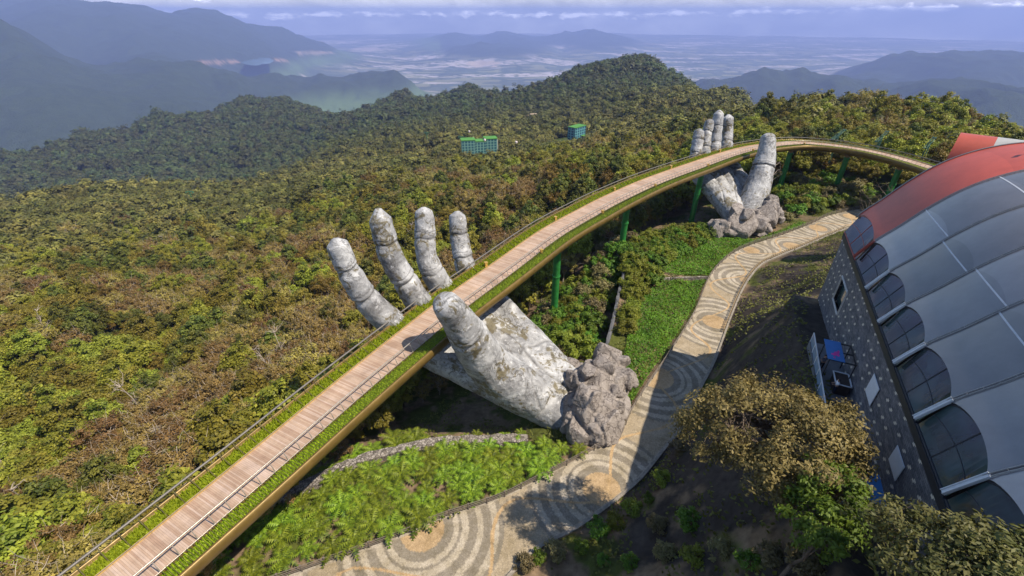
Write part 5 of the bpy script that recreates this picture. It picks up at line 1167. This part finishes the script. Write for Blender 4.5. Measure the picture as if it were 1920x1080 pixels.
# shrubs
SHR = []
M_sh = [leaf_mat('shrub_leaves', (.06, .12, .012), (.19, .29, .03), .28, .025), leaf_mat('shrub_yellow_leaves', (.09, .11, .012), (.26, .27, .03), .28, .025), leaf_mat('shrub_dry_leaves', (.10, .085, .035), (.24, .20, .085), .22, .02)]
for i in range(3):
    rng = np.random.default_rng(400 + i); C, L, Nn, t = crown_pts(rng, 34, 46, .95, .85, .75, .36); V, Fq = leaf_quads(L, Nn, .115 * (.7 + .7 * rng.random(len(L))), rng, .45)
    SHR.append((MB().add(V, Fq, 0, t).mesh('foliage', M_sh[i]), trunk_mb(rng, C, 1, .05, 10, None, .1).mesh('stems', M_bark)))
sg = np.random.default_rng(9); made = {}
def shrub(x, y, k, sc_, label, group):
    z = gz(x, y) - .1
    if (k, group) not in made:
        t = thing('garden_shrub', label, 'shrub', (x, y, z), sg.random() * 6, group); link('foliage', SHR[k][0], t); link('stems', SHR[k][1], t); t.scale = (sc_,) * 3; made[(k, group)] = t
    else: copy_thing(made[(k, group)], (x, y, z), sg.random() * 6, sc_, label)
for x, y in poisson([(25.1, 92), (36, 103), (48, 103), (50, 99), (40, 91), (31, 82), (27, 74), (23.3, 69.7), (18.3, 58), (17, 57), (20, 66)], 1.75, sg):
    k = 1 if y < 75 else int(sg.integers(0, 2)); shrub(x, y, k, 1.0 + .7 * sg.random(), ('yellow-green leafy shrub ' if k else 'fresh green leafy shrub ') + ('along the top of the dark retaining wall' if y < 80 else 'in front of the farther rock mass'), 'shrubs above the retaining wall')
for u, v in [(1040, 600), (1075, 610), (1060, 640), (1085, 645), (1020, 585), (960, 560), (985, 545), (1010, 555), (1000, 530), (1030, 520), (1105, 530), (1120, 500), (1140, 480), (1090, 600)]:
    p = hit(u, v); shrub(p[0], p[1], int(u % 2), 1.2 + .5 * sg.random(), 'green leafy shrub ' + ('between the palm of the nearer hand and the green pier' if v > 570 else 'beside the foot of the green pier under the bridge'), 'shrubs under the bridge')
for u, v in [(985, 1062), (1010, 1050), (1040, 1040), (1090, 1030), (1120, 1000), (1150, 985), (1185, 960), (1215, 940), (1240, 905), (1130, 1055), (1180, 1060), (1245, 1045), (1300, 1055), (1350, 1040), (1400, 1060), (1440, 1050), (1500, 1065), (1270, 850), (1290, 985), (1230, 990)]:
    p = hit(u, v); k = int(sg.integers(0, 3)); shrub(p[0], p[1], k, .55 + .5 * sg.random(), ('fresh green ', 'yellow-green ', 'dry brownish ')[k] + 'low bush on the bare slope ' + ('below the path edge' if u < 1250 else 'under the broad brown tree'), 'low bushes on the bare slope')
for u, v in [(1500, 395), (1520, 380), (1545, 385), (1490, 405), (1560, 370), (1580, 385), (1530, 400), (1475, 415), (1600, 365), (1555, 350), (1590, 345), (1510, 360), (1480, 345), (1540, 330), (1620, 345), (1450, 345), (1570, 330), (1600, 320), (1460, 372), (1500, 335)] + [(1450 + 13 * (i % 14) + 6 * (i // 14), 318 + 21 * (i // 14) + 5 * (i % 3)) for i in range(56)]:
    p = hit(u, v); k = int(sg.integers(0, 3)); shrub(p[0], p[1], k, 1.3 + 1.0 * sg.random(), ('fresh green ', 'yellow-green ', 'dry brownish ')[k] + 'bush under the far bend of the footbridge', 'bushes under the far bend')
for x, y in poisson([(1, 57), (13, 57), (16, 66), (20, 78), (24, 91), (30, 100), (22, 98), (13, 84), (4, 70)], 2.3, sg):
    k = int(sg.integers(0, 3)); shrub(x, y, k, 1.2 + .9 * sg.random(), ('fresh green ', 'yellow-green ', 'dry brownish ')[k] + 'shrub in the hollow between the footbridge and the dark retaining wall', 'shrubs in the hollow')
# palm-like ferns in the bed
def fern_meshes(seed):
    rng = np.random.default_rng(seed); mb = MB(); n = 17
    for i in range(n):
        a = i * 2.4 + rng.normal() * .15; L = 1.0 + .35 * rng.random(); up = .35 + .75 * (i / n); d = np.array([math.cos(a), math.sin(a), 0]); s_ = np.array([-d[1], d[0], 0]); f = np.linspace(0, 1, 9)
        c = d * (L * f * (1.05 - .25 * up * f))[:, None] + np.array([0, 0, 1]) * (.62 + up * f * L * .75 - .85 * f ** 2 * L * (.55 + .3 * (1 - i / n)))[:, None]
        w_ = .17 * np.sin(np.clip(f * 1.08, 0, 1) * math.pi * .93 + .12)
        for j in range(8):
            for sd in (-1, 1):
                b0, b1 = c[j], c[j + 1]; tip = (b0 + b1) / 2 + s_ * sd * (w_[j] + .05) * 1.25 + d * .10 - np.array([0, 0, .05]); mb.add([b0, tip, b1], [(0, 1, 2) if sd > 0 else (0, 2, 1)], 0, float(np.clip(.25 + .5 * i / n + .2 * rng.normal(), 0, 1)))
    return mb.mesh('fronds', M_fern), MB().tube([(0, 0, -.3), (0, 0, .5)], [.12, .09], 7).mesh('stem', M_bark)
M_fern = leaf_mat('fern_fronds', (.03, .068, .006), (.22, .285, .018), .16, .025)
FERN = [fern_meshes(1), fern_meshes(2), fern_meshes(3)]; made_f = {}
FP_ = [(-30.5, 23.4), (-23.6, 30.0), (-20.3, 33.2), (-16.4, 35.2), (-10.5, 37.2), (-4, 37.9), (2.4, 38.0), (6.0, 37.9), (8.3, 36.2), (2, 32.7), (-1.8, 30.6), (-7.5, 28.4), (-11.9, 26.6), (-20.5, 23.2), (-27, 20.8)]
F2 = [(-23.5, 33.8), (-19.5, 36.2), (-12, 39.3), (-13.5, 41), (-19, 39)]
for poly, where_ in ((FP_, None), (F2, 'on the bridge side of the low stone wall')):
    for x, y in poisson(poly, 1.7, sg, 9000):
        dpath = segdist(np.array([[x, y]]), PL[::10])[0]; side_ = where_ or ('along the timber fence of the path' if dpath < 1.6 else ('against the low stone wall' if y > 34 + .12 * x + 1.2 else ('in the left part of the bed' if x < -14 else ('in the right part of the bed near the boulder' if x > -2 else 'in the middle of the bed'))))
        k = int(sg.integers(3)); sc_ = 1.05 + .65 * sg.random(); lb = ('large ' if sc_ > 1.5 else 'small ' if sc_ < 1.2 else '') + 'bright green palm-like fern ' + side_; z = gz(x, y)
        if k not in made_f:
            t = thing('fern_plant', lb, 'fern', (x, y, z), sg.random() * 6, 'palm-like ferns in the bed'); link('fronds', FERN[k][0], t); link('stem', FERN[k][1], t); t.scale = (sc_,) * 3; made_f[k] = t
        else: copy_thing(made_f[k], (x, y, z), sg.random() * 6, sc_, lb)
for x, y in [(-9, 40.2), (-6.2, 40.4), (-4.6, 40.9), (-1.0, 40.6), (1.2, 40.4), (-11.6, 40.6)]:
    t = copy_thing(made_f[0], (x, y, gz(x, y)), sg.random() * 6, .8, 'single fern behind the low stone wall at the edge of the shadow')
# leafy carpet beds and rough undergrowth
def carpet(name, poly, dens, h, size, mat, seed, label, mask=None):
    rng = np.random.default_rng(seed); poly = np.asarray(poly); lo, hi = poly.min(0), poly.max(0); n = int((hi - lo).prod() * dens); c = rng.random((n, 2)) * (hi - lo) + lo; c = c[inpoly(c, poly)]
    c = c[segdist(c, PC[::10]) > np.interp(c[:, 1], PC[::10, 1], PHW[::10]) + .15] if len(c) else c
    if mask is not None: c = c[mask(c)]
    z = ground_z(c[:, 0], c[:, 1]) + h * (.3 + .5 * fbm(c[:, 0] / 1.3, c[:, 1] / 1.3, 3, seed) + .5 * rng.random(len(c)))
    Nn = np.array([0, 0, 1]) + .6 * rng.normal(size=(len(c), 3)); Nn /= np.linalg.norm(Nn, axis=1)[:, None]
    V, Fq = leaf_quads(np.column_stack([c, z]), Nn, size * (.7 + .6 * rng.random(len(c))), rng, .6); return tag(MB().add(V, Fq, 0, np.clip(fbm(c[:, 0] / 2, c[:, 1] / 2, 3, seed + 1) * .9 + .5 * (rng.random(len(c)) - .5), 0, 1)).obj(name, mat), label, 'ground cover', kind='stuff')
M_cov = leaf_mat('carpet_leaves', (.06, .15, .010), (.19, .36, .025), .28, .0); M_und = leaf_mat('undergrowth_leaves', (.065, .075, .014), (.18, .18, .035), .25, .0)
carpet('leaf_carpet', [(30.7, 81.9), (40.2, 90.6), (47, 97), (56.6, 96), (72.9, 106.3), (73.5, 104.8), (63, 98.4), (53.6, 93.2), (47, 88.2), (42.2, 82.2), (39.3, 78.9), (31, 79)], 46, .45, .17, M_cov, 1, 'bright green leafy carpet in front of the farther rock')
carpet('leaf_carpet', [(22.9, 69.7), (26, 74), (29.4, 76.6), (38.6, 77.0), (31.4, 65.8), (23.2, 53.8), (18.4, 47.4), (15.4, 43.2), (15.6, 48), (17.0, 53.5), (18.5, 58), (20.5, 64)], 60, .5, .15, M_cov, 2, 'bright green leafy carpet between the path and the shrubs')
gpoly = [(-40, -5), (-36, 12), (-26, 30), (-14, 48), (-3, 64), (9, 82), (25, 100), (50, 121), (70, 133), (88, 134), (104, 118), (112, 100), (90, 92), (60, 66), (44, 54), (36, 46), (26, 24), (18, 6), (0, 0)]
carpet('undergrowth', gpoly, 7, .5, .19, M_und, 3, 'rough low undergrowth over the garden soil and slope', lambda c: (fbm(c[:, 0] / 3.2, c[:, 1] / 3.2, 3, 44) > .47) & ~inpoly(c, FP_))
